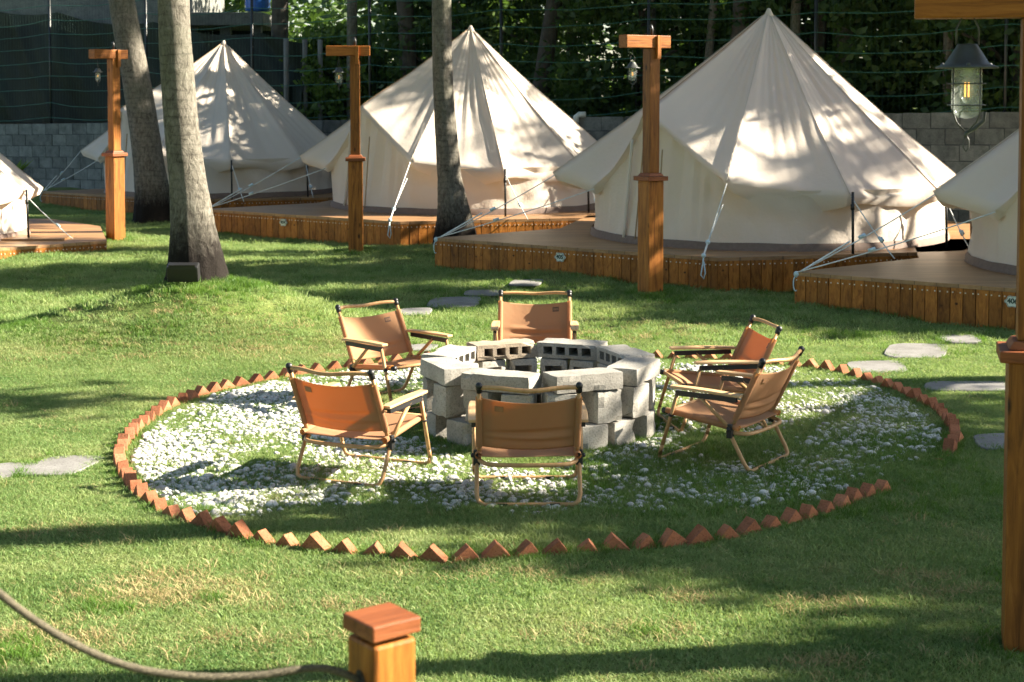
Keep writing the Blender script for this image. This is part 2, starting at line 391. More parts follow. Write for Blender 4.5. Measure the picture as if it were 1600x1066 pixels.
def text_mesh(body, size, mat, parent, M, name='lettering'):
    cu = bpy.data.curves.new(name, 'FONT'); cu.body = body; cu.size = size; cu.extrude = .0015; cu.align_x = 'CENTER'; cu.align_y = 'CENTER'
    cu.offset = size*.03
    t = bpy.data.objects.new(name, cu); C.objects.link(t)
    dg = bpy.context.evaluated_depsgraph_get(); me = bpy.data.meshes.new_from_object(t.evaluated_get(dg))
    C.objects.unlink(t); bpy.data.objects.remove(t)
    me.materials.clear(); me.materials.append(mat)
    o = obj(name, me, parent); o.matrix_local = M
    return o
PW = .116
plank_me = MB().box((0, 0, 0), (PW-.007, .022, 1)).mesh('plank', M_plank)
def deck(k, label, plate=None, plate_px=None, edges=None):
    cx, cy, z = TENTS[k]; P = POLYS[k]; n = len(P)
    gz = hz(cx, cy)
    d = thing('tent_deck', label, 'wooden deck', (cx, cy, 0))
    L = [(x-cx, y-cy) for x, y in P]
    m = MB(); vs = [(x, y, z) for x, y in L]+[(x, y, z-.035) for x, y in L]
    m.add(vs, [tuple(range(n)), tuple(range(2*n-1, n-1, -1))]+[(i, i+n, (i+1) % n+n, (i+1) % n) for i in range(n)])
    m.build('deck_top', M_deck, d)
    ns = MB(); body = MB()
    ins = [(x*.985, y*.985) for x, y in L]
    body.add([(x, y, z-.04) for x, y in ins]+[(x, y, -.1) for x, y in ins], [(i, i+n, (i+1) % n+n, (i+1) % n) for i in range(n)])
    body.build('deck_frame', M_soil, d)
    for i in range(n):
        if edges is not None and i not in edges: continue
        a = Vector((*L[i], 0)); b = Vector((*L[(i+1) % n], 0)); e = b-a; ln = e.length; e.normalize(); nr = Vector((e.y, -e.x, 0))
        cnt = int(ln/PW); st = ln/cnt; ang = math.atan2(e.y, e.x)
        for q in range(cnt):
            c = a+e*(q+.5)*st - nr*(.010+random.uniform(0, .004))
            bot = hz(cx+c.x, cy+c.y)-.03; top = z-.037
            o = obj('plank', plank_me, d, loc=(c.x, c.y, (bot+top)/2), rot=(0, random.uniform(-.004, .004), ang)); o.scale = (st/PW, 1, top-bot)
            for u in (-.3, .3):
                if True:
                    p = c+e*u*PW+nr*.012; ns.box((p.x, p.y, z-.075), (.011, .011, .011), Matrix.Rotation(ang, 3, 'Z'))
        # rim board
    ns.build('nail_heads', M_nail, d, kind='stuff')
    if plate:
        i = 0; a = Vector((*L[0], 0)); b = Vector((*L[1], 0)); e = (b-a).normalized(); nr = Vector((e.y, -e.x, 0))
        # where the plate sits along the front edge
        best = min((abs(proj((a.x+e.x*t+cx, a.y+e.y*t+cy, z-.11))[0]-plate_px), t) for t in np.arange(0, (b-a).length, .02))[1]
        c = a+e*best+nr*.012; ang = math.atan2(e.y, e.x)
        # scalloped oval plate
        pr = []
        for q in range(48):
            t = 2*math.pi*q/48; rx = .068*(1+.10*math.cos(6*t)); rz = .050*(1+.10*math.cos(6*t))
            pr.append((rx*math.cos(t), rz*math.sin(t)))
        mm = MB(); k2 = len(pr)
        mm.add([(x, 0, y) for x, y in pr]+[(x, -.010, y) for x, y in pr], [tuple(range(k2, 2*k2)), tuple(range(k2-1, -1, -1))]+[(q, (q+1) % k2, (q+1) % k2+k2, q+k2) for q in range(k2)])
        po = mm.build('number_plate', M_white, d, loc=(c.x, c.y, z-.115), rot=(0, 0, ang))
        rim = MB(); rim.tube([(x*.9, -.0115, y*.9) for x, y in pr]+[(pr[0][0]*.9, -.0115, pr[0][1]*.9)], .0018, 5); rim.build('plate_rim', M_ink, po)
        text_mesh(plate, .062, M_ink, po, Matrix.Translation((0, -.012, .004)) @ Matrix.Rotation(math.pi/2, 4, 'X'))
    return d
deck('a', 'low wooden deck at the left edge, with a step, under the cut-off tent', edges=[0, 1, 2])
deck('b', 'farthest wooden deck, behind the leaning palm, under the left tent', edges=[0, 1, 2])
deck('c', 'wooden deck under the middle tent, behind the palm with the single straight trunk', '404', 444, edges=[0, 1, 2, 6])
deck('d', 'wooden deck with plate 405 under the tallest tent, behind the wooden lamp post', '405', 877, edges=[0, 1, 2, 6])
deck('e', 'wooden deck with plate 406 at the right edge of the lawn', '406', 1585, edges=[0, 1, 6])
# low step of the left deck
st = thing('deck_step', 'low orange wooden step in front of the left-edge deck', 'step', (0, 0, 0))
pA = gp(97, 394, 0); z0 = .17
m = MB(); xs0, xs1 = pA.x-2.2, pA.x; Y0 = pA.y
m.add([(xs0, Y0, z0), (xs1, Y0, z0), (xs1, Y0+.55, z0), (xs0, Y0+.55, z0), (xs0, Y0, z0-.03), (xs1, Y0, z0-.03), (xs1, Y0+.55, z0-.03), (xs0, Y0+.55, z0-.03)],
      [(0, 1, 2, 3), (7, 6, 5, 4), (0, 4, 5, 1), (1, 5, 6, 2), (2, 6, 7, 3), (3, 7, 4, 0)])
m.build('step_top', M_deck, st)
for q in range(18):
    o = obj('plank', plank_me, st, loc=(xs1-.06-q*.117, Y0+.014, z0/2-.03)); o.scale = (1, 1, z0-.02)
for q in range(4):
    o = obj('plank', plank_me, st, loc=(xs1-.014, Y0+.08+q*.117, z0/2-.03), rot=(0, 0, math.pi/2)); o.scale = (1, 1, z0-.02)

# ------------------------------------------------------------------ bell tents
PEAK = 2.66
# eave control points: angle (deg), radius, height above deck
EAVE = [(184, 2.56, .73), (197, 2.22, .60), (217, 1.99, 1.47), (250, 2.27, .74), (283, 2.30, .60), (316, 2.30, .60), (349, 2.32, .62),
        (382, 2.30, .60), (415, 2.30, .60), (448, 2.30, .60), (481, 2.30, .60), (512, 2.30, .60)]
def eave_at(deg):
    d = deg
    while d < 184: d += 360
    while d >= 544: d -= 360
    pts = EAVE+[(544, 2.56, .73)]
    for (a0, r0, h0), (a1, r1, h1) in zip(pts, pts[1:]):
        if a0 <= d <= a1:
            p0 = Vector((r0*math.cos(R(a0)), r0*math.sin(R(a0)), h0)); p1 = Vector((r1*math.cos(R(a1)), r1*math.sin(R(a1)), h1))
            # straight chord, intersected with the ray at angle d
            t = (d-a0)/(a1-a0); lo, hi = 0, 1
            for _ in range(24):
                mid = (lo+hi)/2; q = p0.lerp(p1, mid); an = math.degrees(math.atan2(q.y, q.x)) % 360
                aa = an if an >= 184 else an+360
                if a1 > 543 and aa < a0-5: aa += 360
                if aa < d: lo = mid
                else: hi = mid
            q = p0.lerp(p1, lo); s = 4*lo*(1-lo)
            door = (a0 in (197, 217))
            f = 1-(.045 if not door else .03)*s
            return Vector((q.x*f, q.y*f, q.z-(.03 if not door else .05)*s*(1 if not door else 1)))
def roof_pt(deg, t, seed=0):
    e = eave_at(deg); pk = Vector((0, 0, PEAK)); tt = t
    p = pk.lerp(e, tt)
    near = min(abs((deg-a+180) % 360-180) for a, _, _ in EAVE); span = min(1, near/14)
    sag = .055*math.sin(math.pi*tt)**1.0*(.35+.65*span)
    n = Vector((math.cos(R(deg)), math.sin(R(deg)), 1.0)).normalized()
    wr = .034*mn.noise(Vector((deg*.11+seed*9, t*1.3, seed)))*t + .010*mn.noise(Vector((deg*.45, t*2.5+seed, 3.3)))*t
    # radial tension creases fanning out from the guy points and peak
    wr += .011*math.sin(deg*1.1+4*mn.noise(Vector((deg*.05, t*2, seed))))*(1-tt)*tt*3
    # tension folds running up from guy points
    wr -= .010*math.exp(-(near/2.2)**2)*tt*(1-tt)*4
    return p-n*sag+n*wr
def tent(k, label, seed):
    cx, cy, z = TENTS[k]
    T = thing('bell_tent', label, 'tent', (cx, cy, z), 0, 'cream bell tents on the wooden decks')
    # roof
    N = 240; Rr = 26; vs = []; fs = []
    for j in range(Rr+1):
        t = (j/Rr)*.995+.005
        for i in range(N):
            vs.append(roof_pt(184+360*i/N, t, seed))
    for j in range(Rr):
        for i in range(N):
            fs.append((j*N+i, (j+1)*N+i, (j+1)*N+(i+1) % N, j*N+(i+1) % N))
    # hem rolled in and down, all round but the door
    base = len(vs)
    for i in range(N):
        deg = 184+360*i/N; e = roof_pt(deg, 1, seed); d = deg % 360
        hem = .10+.03*math.sin(deg*.19)
        if 184 <= d <= 250: hem = .09
        if 250 < d < 284: hem = .10+.13*math.sin(math.pi*(d-250)/34)*1
        rr = Vector((e.x, e.y, 0)).normalized()
        q = e-Vector((0, 0, hem))-rr*(.05+.10*(1 if 250 < d < 284 else 0)*math.sin(math.pi*max(0, d-250)/34))
        if 197 < d < 250: q = e-rr*.12-Vector((0, 0, .03))+Vector((math.cos(R(217)), math.sin(R(217)), 0))*-.03
        vs.append(q)
    for i in range(N):
        fs.append((Rr*N+i, base+i, base+(i+1) % N, Rr*N+(i+1) % N))
    m = MB(); m.add(vs, fs, True); m.build('tent_roof', M_tent, T)
    cap = MB(); cap.lathe([(.001, PEAK+.03), (.02, PEAK+.025), (.035, PEAK-.01), (.075, PEAK-.085), (.07, PEAK-.09)], n=14); cap.build('peak_cap', M_tent, T)
    # seams on the roof
    for a, r_, h_ in EAVE:
        if a in (197,): continue
        s = MB(); s.tube([roof_pt(a, t, seed)+Vector((math.cos(R(a)), math.sin(R(a)), 1))*.0035 for t in np.linspace(.03, 1, 16)], .006, 5, flat=.5); s.build('seam', M_trim if a == 217 else M_tentw, T)
    # wall, rising to the A shaped door
    N2 = 300; rows = 12; vs = []; fs = []
    for j in range(rows+1):
        t = j/rows
        for i in range(N2):
            d = 360*i/N2; a = R(d); rip = .014*math.sin(d*.5+3*math.sin(d*.07+seed))*(.3+.7*t)+.03*mn.noise(Vector((d*.16+t*2, t*1.6, seed+5)))+.012*math.sin(t*9+d*.12)*math.sin(math.pi*t)
            top = .64; rt = 2.10; rb = 2.08
            if 192 < d < 242:
                kf = 1-abs(d-217)/25
                rip = (.045*math.sin((d-217)*.75)+.02*math.sin((d-217)*1.9+1))*t*(1.25-t)+.008*mn.noise(Vector((d*.3, t, 2)))
            if 188 < d < 256:
                e_ = eave_at(d); top = max(.64, e_.z-.035); rt = min(2.10, math.hypot(e_.x, e_.y)-.07)
            sl = .045*math.sin(math.pi*t)*(1 if not 192 < d < 242 else .3)
            r_ = rb+(rt-rb)*t-sl+rip
            vs.append(Vector((r_*math.cos(a), r_*math.sin(a), top*t+.012)))
    for j in range(rows):
        for i in range(N2):
            fs.append((j*N2+i, j*N2+(i+1) % N2, (j+1)*N2+(i+1) % N2, (j+1)*N2+i))
    m = MB(); m.add(vs, fs, True); m.build('tent_wall', M_tentw, T)
    gs = MB(); prof_n = 120; vs = []; fs = []
    for j, (dr, zz) in enumerate(((.0, .085), (.018, .05), (.03, .002))):
        for i in range(prof_n):
            a = 2*math.pi*i/prof_n; r_ = 2.085+dr+.012*mn.noise(Vector((i*.4, j, seed))); vs.append((r_*math.cos(a), r_*math.sin(a), zz+.012*mn.noise(Vector((i*.25, 7, seed)))*(j < 2)))
    for j in range(2):
        for i in range(prof_n): fs.append((j*prof_n+i, (j+1)*prof_n+i, (j+1)*prof_n+(i+1) % prof_n, j*prof_n+(i+1) % prof_n))
    gs.add(vs, fs, True); gs.build('groundsheet', M_gsheet, T)
    # door: central zip flap and tan piping of the A frame
    for dd, mt, nm in ((217, M_trim, 'door_zip'), (211.5, M_tentw, 'door_fold'), (226, M_trim, 'door_piping')):
        kf = 1-abs(dd-217)/25; top = .62+.74*kf
        pp = [Vector(((2.10-.15*kf*t)*math.cos(R(dd)), (2.10-.15*kf*t)*math.sin(R(dd)), .06+(top-.06)*t)) for t in np.linspace(0, .97, 10)]
        s = MB(); s.tube(pp, .008 if nm != 'door_fold' else .02, 6); s.build(nm, mt, T)
    # black side poles under the eave and guy ropes
    def P(deg, r_, h): return Vector((r_*math.cos(R(deg)), r_*math.sin(R(deg)), h))
    for a in (283, 316, 349):
        s = MB(); top = P(a, 2.34, .62); bot = P(a, 2.36, 0.0)
        s.tube([bot, bot.lerp(top, .5), top+Vector((0, 0, .03))], .015, 8); s.tube([top+Vector((0, 0, -.16)), top+Vector((0, 0, -.10))], .022, 8)
        s.build('eave_pole', M_pole, T)
    ox, oy = DOFF[k]
    c1 = Vector((-3.93+ox, -.5+oy, -.02)) if k != 'a' else P(184, 3.2, 0)
    def rope(a, b, r_=.0065, sag=.02, nm='guy_rope', runner=.55):
        s = MB(); pp = [a.lerp(b, t)-Vector((0, 0, sag*4*t*(1-t))) for t in np.linspace(0, 1, 10)]; s.tube(pp, r_, 6)
        ro = s.build(nm, M_rope, T)
        if runner:
            q = a.lerp(b, runner); dr = (b-a).normalized(); c = MB()
            side = dr.cross(Vector((0, 0, 1))).normalized()*.012
            c.tube([q-dr*.035+side, q+dr*.035+side], .016, 6); c.tube([q-dr*.03-side*1.4, q+dr*.02-side*1.4], .012, 6)
            c.build('rope_runner', M_cleat, ro)
        return ro
    w1 = P(184, 2.54, .72); w2 = P(197, 2.20, .58); w3 = P(250, 2.27, .73)
    rope(w1, c1+Vector((.05, .05, .02))); rope(w2, c1+Vector((0, -.02, .02)), runner=.62)
    rope(w1.lerp(c1, .62)+Vector((0, 0, .02)), c1+Vector((0, 0, .0)), .009, 0, runner=0)
    kn = MB(); lp = [c1+Vector((-.01+.022*math.cos(t), -.01, -.09-.07*math.sin(t)))for t in np.linspace(-1.4, 4.6, 14)]; kn.tube(lp, .006, 6); kn.ball(tuple(c1), .03, 6); kn.build('rope_knot', M_cleat, T)
    f3 = Vector((-1.08+ox, -2.62+oy, .0)) if k != 'a' else P(250, 2.6, 0)
    e3 = Vector((f3.x, f3.y-.03, .02)); mid = w3.lerp(e3, .82)
    rope(w3, mid, runner=0, sag=0); rope(w3+Vector((-.04, -.02, -.22)), mid, .005, 0, runner=0); rope(mid, e3, .011, 0, runner=0)
    kn = MB(); kn.ball(tuple(mid), .026, 6); kn.ball(tuple(e3), .026, 6)
    kn.tube([e3, e3+Vector((-.01, -.02, -.08)), e3+Vector((-.03, -.02, -.2)), e3+Vector((0, -.02, -.24)), e3+Vector((.015, -.02, -.18)), e3+Vector((.0, -.015, -.06))], .007, 6)
    kn.build('rope_knot', M_cleat, T)
    for a, tgt in ((283, P(286, 3.0, .01)), (316, P(312, 2.75, .01)), (349, P(352, 2.9, .01))):
        rope(P(a, 2.30, .60), tgt, runner=.7)
    return T
tent('a', 'cream tent cut off by the left edge, only its drooping corner in view', 1)
tent('b', 'cream bell tent farthest away, its peak between two palm trunks on the left', 2)
tent('c', 'cream bell tent in the middle, partly behind the single straight palm trunk', 3)
tent('d', 'biggest cream bell tent in view, behind the right wooden lamp post', 4)
tent('e', 'cream tent cut off by the right edge, behind the big foreground post', 5)

# extra rope strands strung across the gap by the right-hand deck
# ------------------------------------------------------------------ lamp posts and lanterns
def lamp_post(px, py, rz, label, k=1.0, beam=(-.36, .19), lean=0):
    p = gp(px, py); z = hz(p.x, p.y)
    T = thing('lamp_post', label, 'lamp post', (p.x, p.y, z-.03), rz, 'wooden lamp posts with crossbeams')
    m = MB(); m.box((0, 0, .58), (.185, .185, 1.18)); m.build('lower_sleeve', M_post, T, .006)
    m = MB(); m.box((0, 0, 1.195), (.25, .25, .045)); m.box((0, 0, 1.235), (.19, .19, .03), taper=.8); m.build('collar', M_cap, T, .005)
    m = MB(); m.box((0, 0, 1.87), (.122, .122, 1.24)); m.build('upper_post', M_post, T, .005)
    b0, b1 = beam; m = MB(); m.box(((b0+b1)/2, -.005, 2.555), (b1-b0, .135, .125)); m.build('crossbeam', M_beam, T, .006)
    m = MB(); m.box((.025, -.0865, 2.50), (.045, .025, .23)); m.build('brace', M_post, T, .003)
    m = MB(); m.tube([(.0, 0, 2.62), (.005, 0, 2.68), (-.01, 0, 2.72)], .018, 6); m.build('cable_hook', M_black, T)
    return T, p, z
def make_lantern(label):
    T = thing('lantern', label, 'lantern', (0, 0, 0), 0, 'caged lanterns hanging from the post beams')
    # origin at the hook; everything hangs below
    m = MB(); m.tube([(0, 0, .06), (0, 0, .0), (.012, 0, -.012), (0, 0, -.024), (-.01, 0, -.012)], .004, 6)
    m.tube([(-.042, 0, -.13), (-.042, 0, -.07), (-.018, 0, -.02), (0, 0, -.012), (.018, 0, -.02), (.042, 0, -.07), (.042, 0, -.13)], .0035, 6); m.build('hanger', M_metal, T)
    m = MB(); m.lathe([(.001, -.125), (.036, -.127), (.040, -.135), (.082, -.20), (.115, -.212), (.115, -.218), (.075, -.216), (.03, -.15)], n=28)
    for t in range(3):
        a = t*2.09+.3; m.ball((.10*math.cos(a), .10*math.sin(a), -.205), .009, 5)
    m.build('shade', M_metal, T)
    m = MB(); m.lathe([(.056, -.215), (.056, -.36), (.050, -.385), (.030, -.402), (.001, -.406)], n=24); m.build('glass', M_glass, T)
    m = MB(); m.lathe([(.001, -.20), (.022, -.21), (.022, -.245), (.012, -.25)], n=14); m.lathe([(.01, -.25), (.024, -.28), (.026, -.32), (.012, -.345), (.001, -.35)], n=14); m.build('bulb', M_bulb, T)
    m = MB(); m.tube([(-.006, 0, -.27), (-.006, 0, -.325)], .003, 5); m.tube([(.007, 0, -.27), (.007, 0, -.325)], .003, 5); m.build('filament', M_fil, T)
    m = MB()
    for zz in (-.275, -.355): m.tube([(.068*math.cos(t), .068*math.sin(t), zz) for t in np.linspace(0, 2*math.pi, 25)], .0026, 5)
    for t in range(4):
        a = t*math.pi/2+.5; c, s = math.cos(a), math.sin(a)
        m.tube([(.068*c, .068*s, -.215), (.068*c, .068*s, -.385), (.05*c, .05*s, -.42), (.01*c, .01*s, -.452)], .003, 5)
    m.build('cage', M_metal, T)
    m = MB(); m.tube([(.068, 0, -.38), (.065, 0, -.415), (.03, 0, -.445), (0, 0, -.46), (-.004, 0, -.475)], .007, 6)
    m.tube([(0, 0, -.47), (.010, 0, -.485), (.010, 0, -.515), (0, 0, -.53), (-.010, 0, -.515), (-.010, 0, -.485), (0, 0, -.47)], .003, 5); m.build('lower_hook', M_metal, T)
    return T
def glass_mat():
    m, nt, b, out = new_mat('lantern_glass')
    b.inputs['Base Color'].default_value = (.85, .9, .86, 1); b.inputs['Roughness'].default_value = .12
    b.inputs['Specular IOR Level'].default_value = .9
    t = nt.nodes.new('ShaderNodeBsdfTransparent'); t.inputs[0].default_value = (.93, .96, .94, 1)
    n = noise(nt, coords(nt), 30, 4); ms = nt.nodes.new('ShaderNodeMixShader')
    nt.links.new(ramp(nt, n, [(.3, (.10,)*3), (.7, (.22,)*3)]), ms.inputs[0])
    nt.links.new(t.outputs[0], ms.inputs[1]); nt.links.new(b.outputs[0], ms.inputs[2]); nt.links.new(ms.outputs[0], out.inputs[0])
    return m
M_glass = glass_mat()
M_bulb = M_glass
def fil():
    m, nt, b, o = new_mat('filament_glow'); b.inputs['Base Color'].default_value = (.8, .35, .08, 1)
    b.inputs['Emission Color'].default_value = (1, .42, .08, 1); b.inputs['Emission Strength'].default_value = .6; return m
M_fil = fil()
L0 = make_lantern('largest lantern, hanging from the beam at the top right corner')
def lantern_at(T, lx, label, first=None, scale=.82, rz=0, lz=2.44):
    bpy.context.view_layer.update()
    o = L0 if first else copy_tree(L0)
    q = T.matrix_world @ Vector((lx, 0, lz)); o.location = q; o.rotation_euler = (0, 0, rz)
    o.scale = (scale,)*3
    o['label'] = label; return o
t4, _, _ = lamp_post(1607, 1012, R(-14), 'big wooden lamp post cut off by the right edge in the foreground', beam=(-.44, .3))
t4.scale.z = .945
lantern_at(t4, -.25, 'largest lantern, glowing filament, hanging at the top right corner', True, .98, lz=2.525)
t3, _, _ = lamp_post(1016, 463, R(33), 'wooden lamp post in front of the biggest tent and deck 405')
lantern_at(t3, -.235, 'small caged lantern hanging left of the post before the biggest tent', None, .68, .6)
t2, _, _ = lamp_post(556, 397, R(6), 'wooden lamp post in front of the middle tent, left of the straight palm')
lantern_at(t2, -.20, 'tiny caged lantern on the post in front of the middle tent', None, .72, 1.2)
t1, _, _ = lamp_post(181, 378, R(52), 'leftmost wooden lamp post, beside the leaning palm')
lantern_at(t1, -.26, 'tiny pale lantern on the leftmost wooden post', None, .6, 2.)

# ------------------------------------------------------------------ rope barrier in the foreground
def bollard(px, py, zt, rz, label):
    p = gp(px, py, zt)
    T = thing('rope_post', label, 'post', (p.x, p.y, hz(p.x, p.y)), rz)
    m = MB(); m.box((0, 0, (zt-.04)/2-.02), (.099, .099, zt)); m.build('shaft', M_post, T, .008)
    m = MB(); m.box((0, 0, zt-.014), (.112, .112, .032)); m.build('cap', M_cap, T, .004)
    m = MB(); m.tube([(-.0505, 0, zt-.115), (-.049, 0, zt-.115)], .017, 14); m.build('rope_hole', M_soil, T)
    return T, p
B1, bp = bollard(596, 964, 1.03, R(38), 'orange wooden rope post in the foreground at the bottom edge')
def twisted(path, r, turns, parent_label, strands=3, name='barrier_rope'):
    pts = spline(path, 60); T = thing(name, parent_label, 'rope', (0, 0, 0))
    n = len(pts)
    for k in range(strands):
        out = []; 
        for i, p in enumerate(pts):
            d = (pts[min(i+1, n-1)]-pts[max(i-1, 0)]).normalized(); a = d.cross(Vector((0, 0, 1))).normalized(); b = a.cross(d)
            t = 2*math.pi*(turns*i/n+k/strands); out.append(p+(a*math.cos(t)+b*math.sin(t))*r*.55)
        m = MB(); m.tube(out, r*.62, 6); m.build('strand', M_hemp, T)
    return T
def hemp():
    m, nt, b, o = new_mat('hemp_rope'); v = coords(nt); n = noise(nt, v, 160, 4, .7)
    nt.links.new(ramp(nt, n, [(.3, (.035, .030, .019)), (.7, (.14, .12, .078))]), b.inputs['Base Color']); b.inputs['Roughness'].default_value = .95
    bump(nt, b, n, .7, .003); return m
M_hemp = hemp()
hole = Vector((bp.x-.05*math.cos(R(38)), bp.y-.05*math.sin(R(38)), 1.03-.115))
Yb = bp.y
path = [hole]+[pt(x, y, Yb-.05-(540-x)/540*.18) for x, y in ((500, 1044), (400, 1056), (300, 1057), (200, 1041), (100, 998), (0, 928), (-100, 830), (-190, 715))]
twisted(path, .0070, 85, 'sagging hemp rope running off to the lower left edge')
path = [hole+Vector((.01, -.004, 0)), hole+Vector((-.045, -.10, -.03)), hole+Vector((-.11, -.28, -.12)), hole+Vector((-.18, -.6, -.27)), hole+Vector((-.25, -1.1, -.35))]
twisted(path, .0070, 50, 'short hemp rope leaving the rope post towards the viewer')

# ------------------------------------------------------------------ palms
def palm_mesh(path, radii, n=40, seed=0, flare_fib=1.0):
    pts = spline(path, 14); m = len(pts)
    ks = np.linspace(0, len(radii)-1, m); rs = np.interp(ks, range(len(radii)), radii)
    z0 = pts[0].z; vs = []; fs = []
    for i, p in enumerate(pts):
        z = p.z-z0
        for k in range(n):
            a = 2*math.pi*k/n
            low = math.exp(-z/.45)
            rr = rs[i]*(1+.10*low*flare_fib*mn.noise(Vector((math.cos(a)*4, math.sin(a)*4, seed+z*.8)))+.045*low*math.sin(a*13+seed+2*mn.noise(Vector((a, z*2, seed)))))
            rr *= 1+.035*mn.noise(Vector((math.cos(a)*1.5, math.sin(a)*1.5, z*2.2+seed)))+.018*((z*9.5+.25*math.sin(a*2)) % 1-.5)
            vs.append((p.x+rr*math.cos(a)-pts[0].x, p.y+rr*math.sin(a)-pts[0].y, p.z-z0))
    for i in range(m-1):
        for k in range(n): fs.append((i*n+k, i*n+(k+1) % n, (i+1)*n+(k+1) % n, (i+1)*n+k))
    q = MB(); q.add(vs, fs, True); return q.mesh('trunk', M_bark), pts
def frond_mesh():
    V = []; F = []; Ln = 3.6
    for k in range(2):
        pass
    rr = MB(); pts = []
    for i in range(13):
        t = i/12; pts.append(Vector((0, Ln*t*(1-.12*t), .75*t-1.9*t*t)))
    rr.tube(pts, .03, 5, rs=[.035*(1-.85*i/12) for i in range(13)])
    for i in range(64):
        t = .12+.86*i/63; f = t*12; j = min(11, int(f)); p = pts[j].lerp(pts[j+1], f-j)
        ln = .75*math.sin(math.pi*(.12+.8*t))**.7; d = (pts[j+1]-pts[j]).normalized()
        for s in (-1, 1):
            dr = (Vector((s, 0, 0))*.85+d*.55+Vector((0, 0, -.45-.2*random.random()))).normalized()
            q = p+dr*ln*.5; e = p+dr*ln+Vector((0, 0, -.15*ln)); wv = d*.022
            rr.add([p-wv*.6, q-wv, e, q+wv, p+wv*.6], [(0, 1, 2, 3, 4)])
    return rr.mesh('frond', M_frond)
FROND = frond_mesh()
def palm(name_label, path, radii, seed, crown=True, n=44, size=1.0, cat='palm tree', mat=None):
    me, pts = palm_mesh(path, radii, n, seed)
    b = Vector(path[0]); T = thing('palm_tree', name_label, cat, b)
    obj('trunk', me, T)
    if mat: me.materials.clear(); me.materials.append(mat)
    if crown:
        top = pts[-1]-pts[0]
        for k in range(26):
            o = obj('frond', FROND, T, loc=top, rot=(R(random.uniform(-42, 38)), 0, 2.4*k+random.uniform(-.2, .2))); o.scale = (size,)*3
    return T
def tpath(pxs, Y, zb, zt=9.0):
    """trunk centreline through the sighted points of the trunk at depth Y, then on up to zt"""
    P = [pt(x, y, Y) for x, y in pxs]; b = P[0].copy(); b.z = zb; P[0] = b
    d = P[-1]-P[-2]; k = d.x/max(d.z, .01)*.6; last = P[-1]
    for zz in (4.5, 6.5, zt): P.append(Vector((last.x+k*(zz-last.z), Y+.15*(zz-last.z)*.3, zz)))
    return P
palm('thick grey palm trunk on the grassy mound at the left', tpath([(309, 462), (308, 425), (302, 360), (293, 280), (284, 200), (276, 100), (271, 0)], MY, hz(MX, MY)-.08),
     [.31, .26, .195, .158, .148, .141, .134, .13, .125, .125], 3)
palm('leaning grey palm trunk right behind the thick one', tpath([(240, 350), (238, 300), (229, 230), (214, 130), (190, 0)], 24.6, -.05), [.33, .27, .235, .22, .20, .19, .18, .17], 8)
palm('straight single palm trunk before the middle tent', tpath([(712, 388), (711, 345), (703, 280), (695, 180), (691, 90), (690, 0)], 20.25, -.05), [.32, .24, .158, .136, .128, .125, .12, .12, .12], 12)

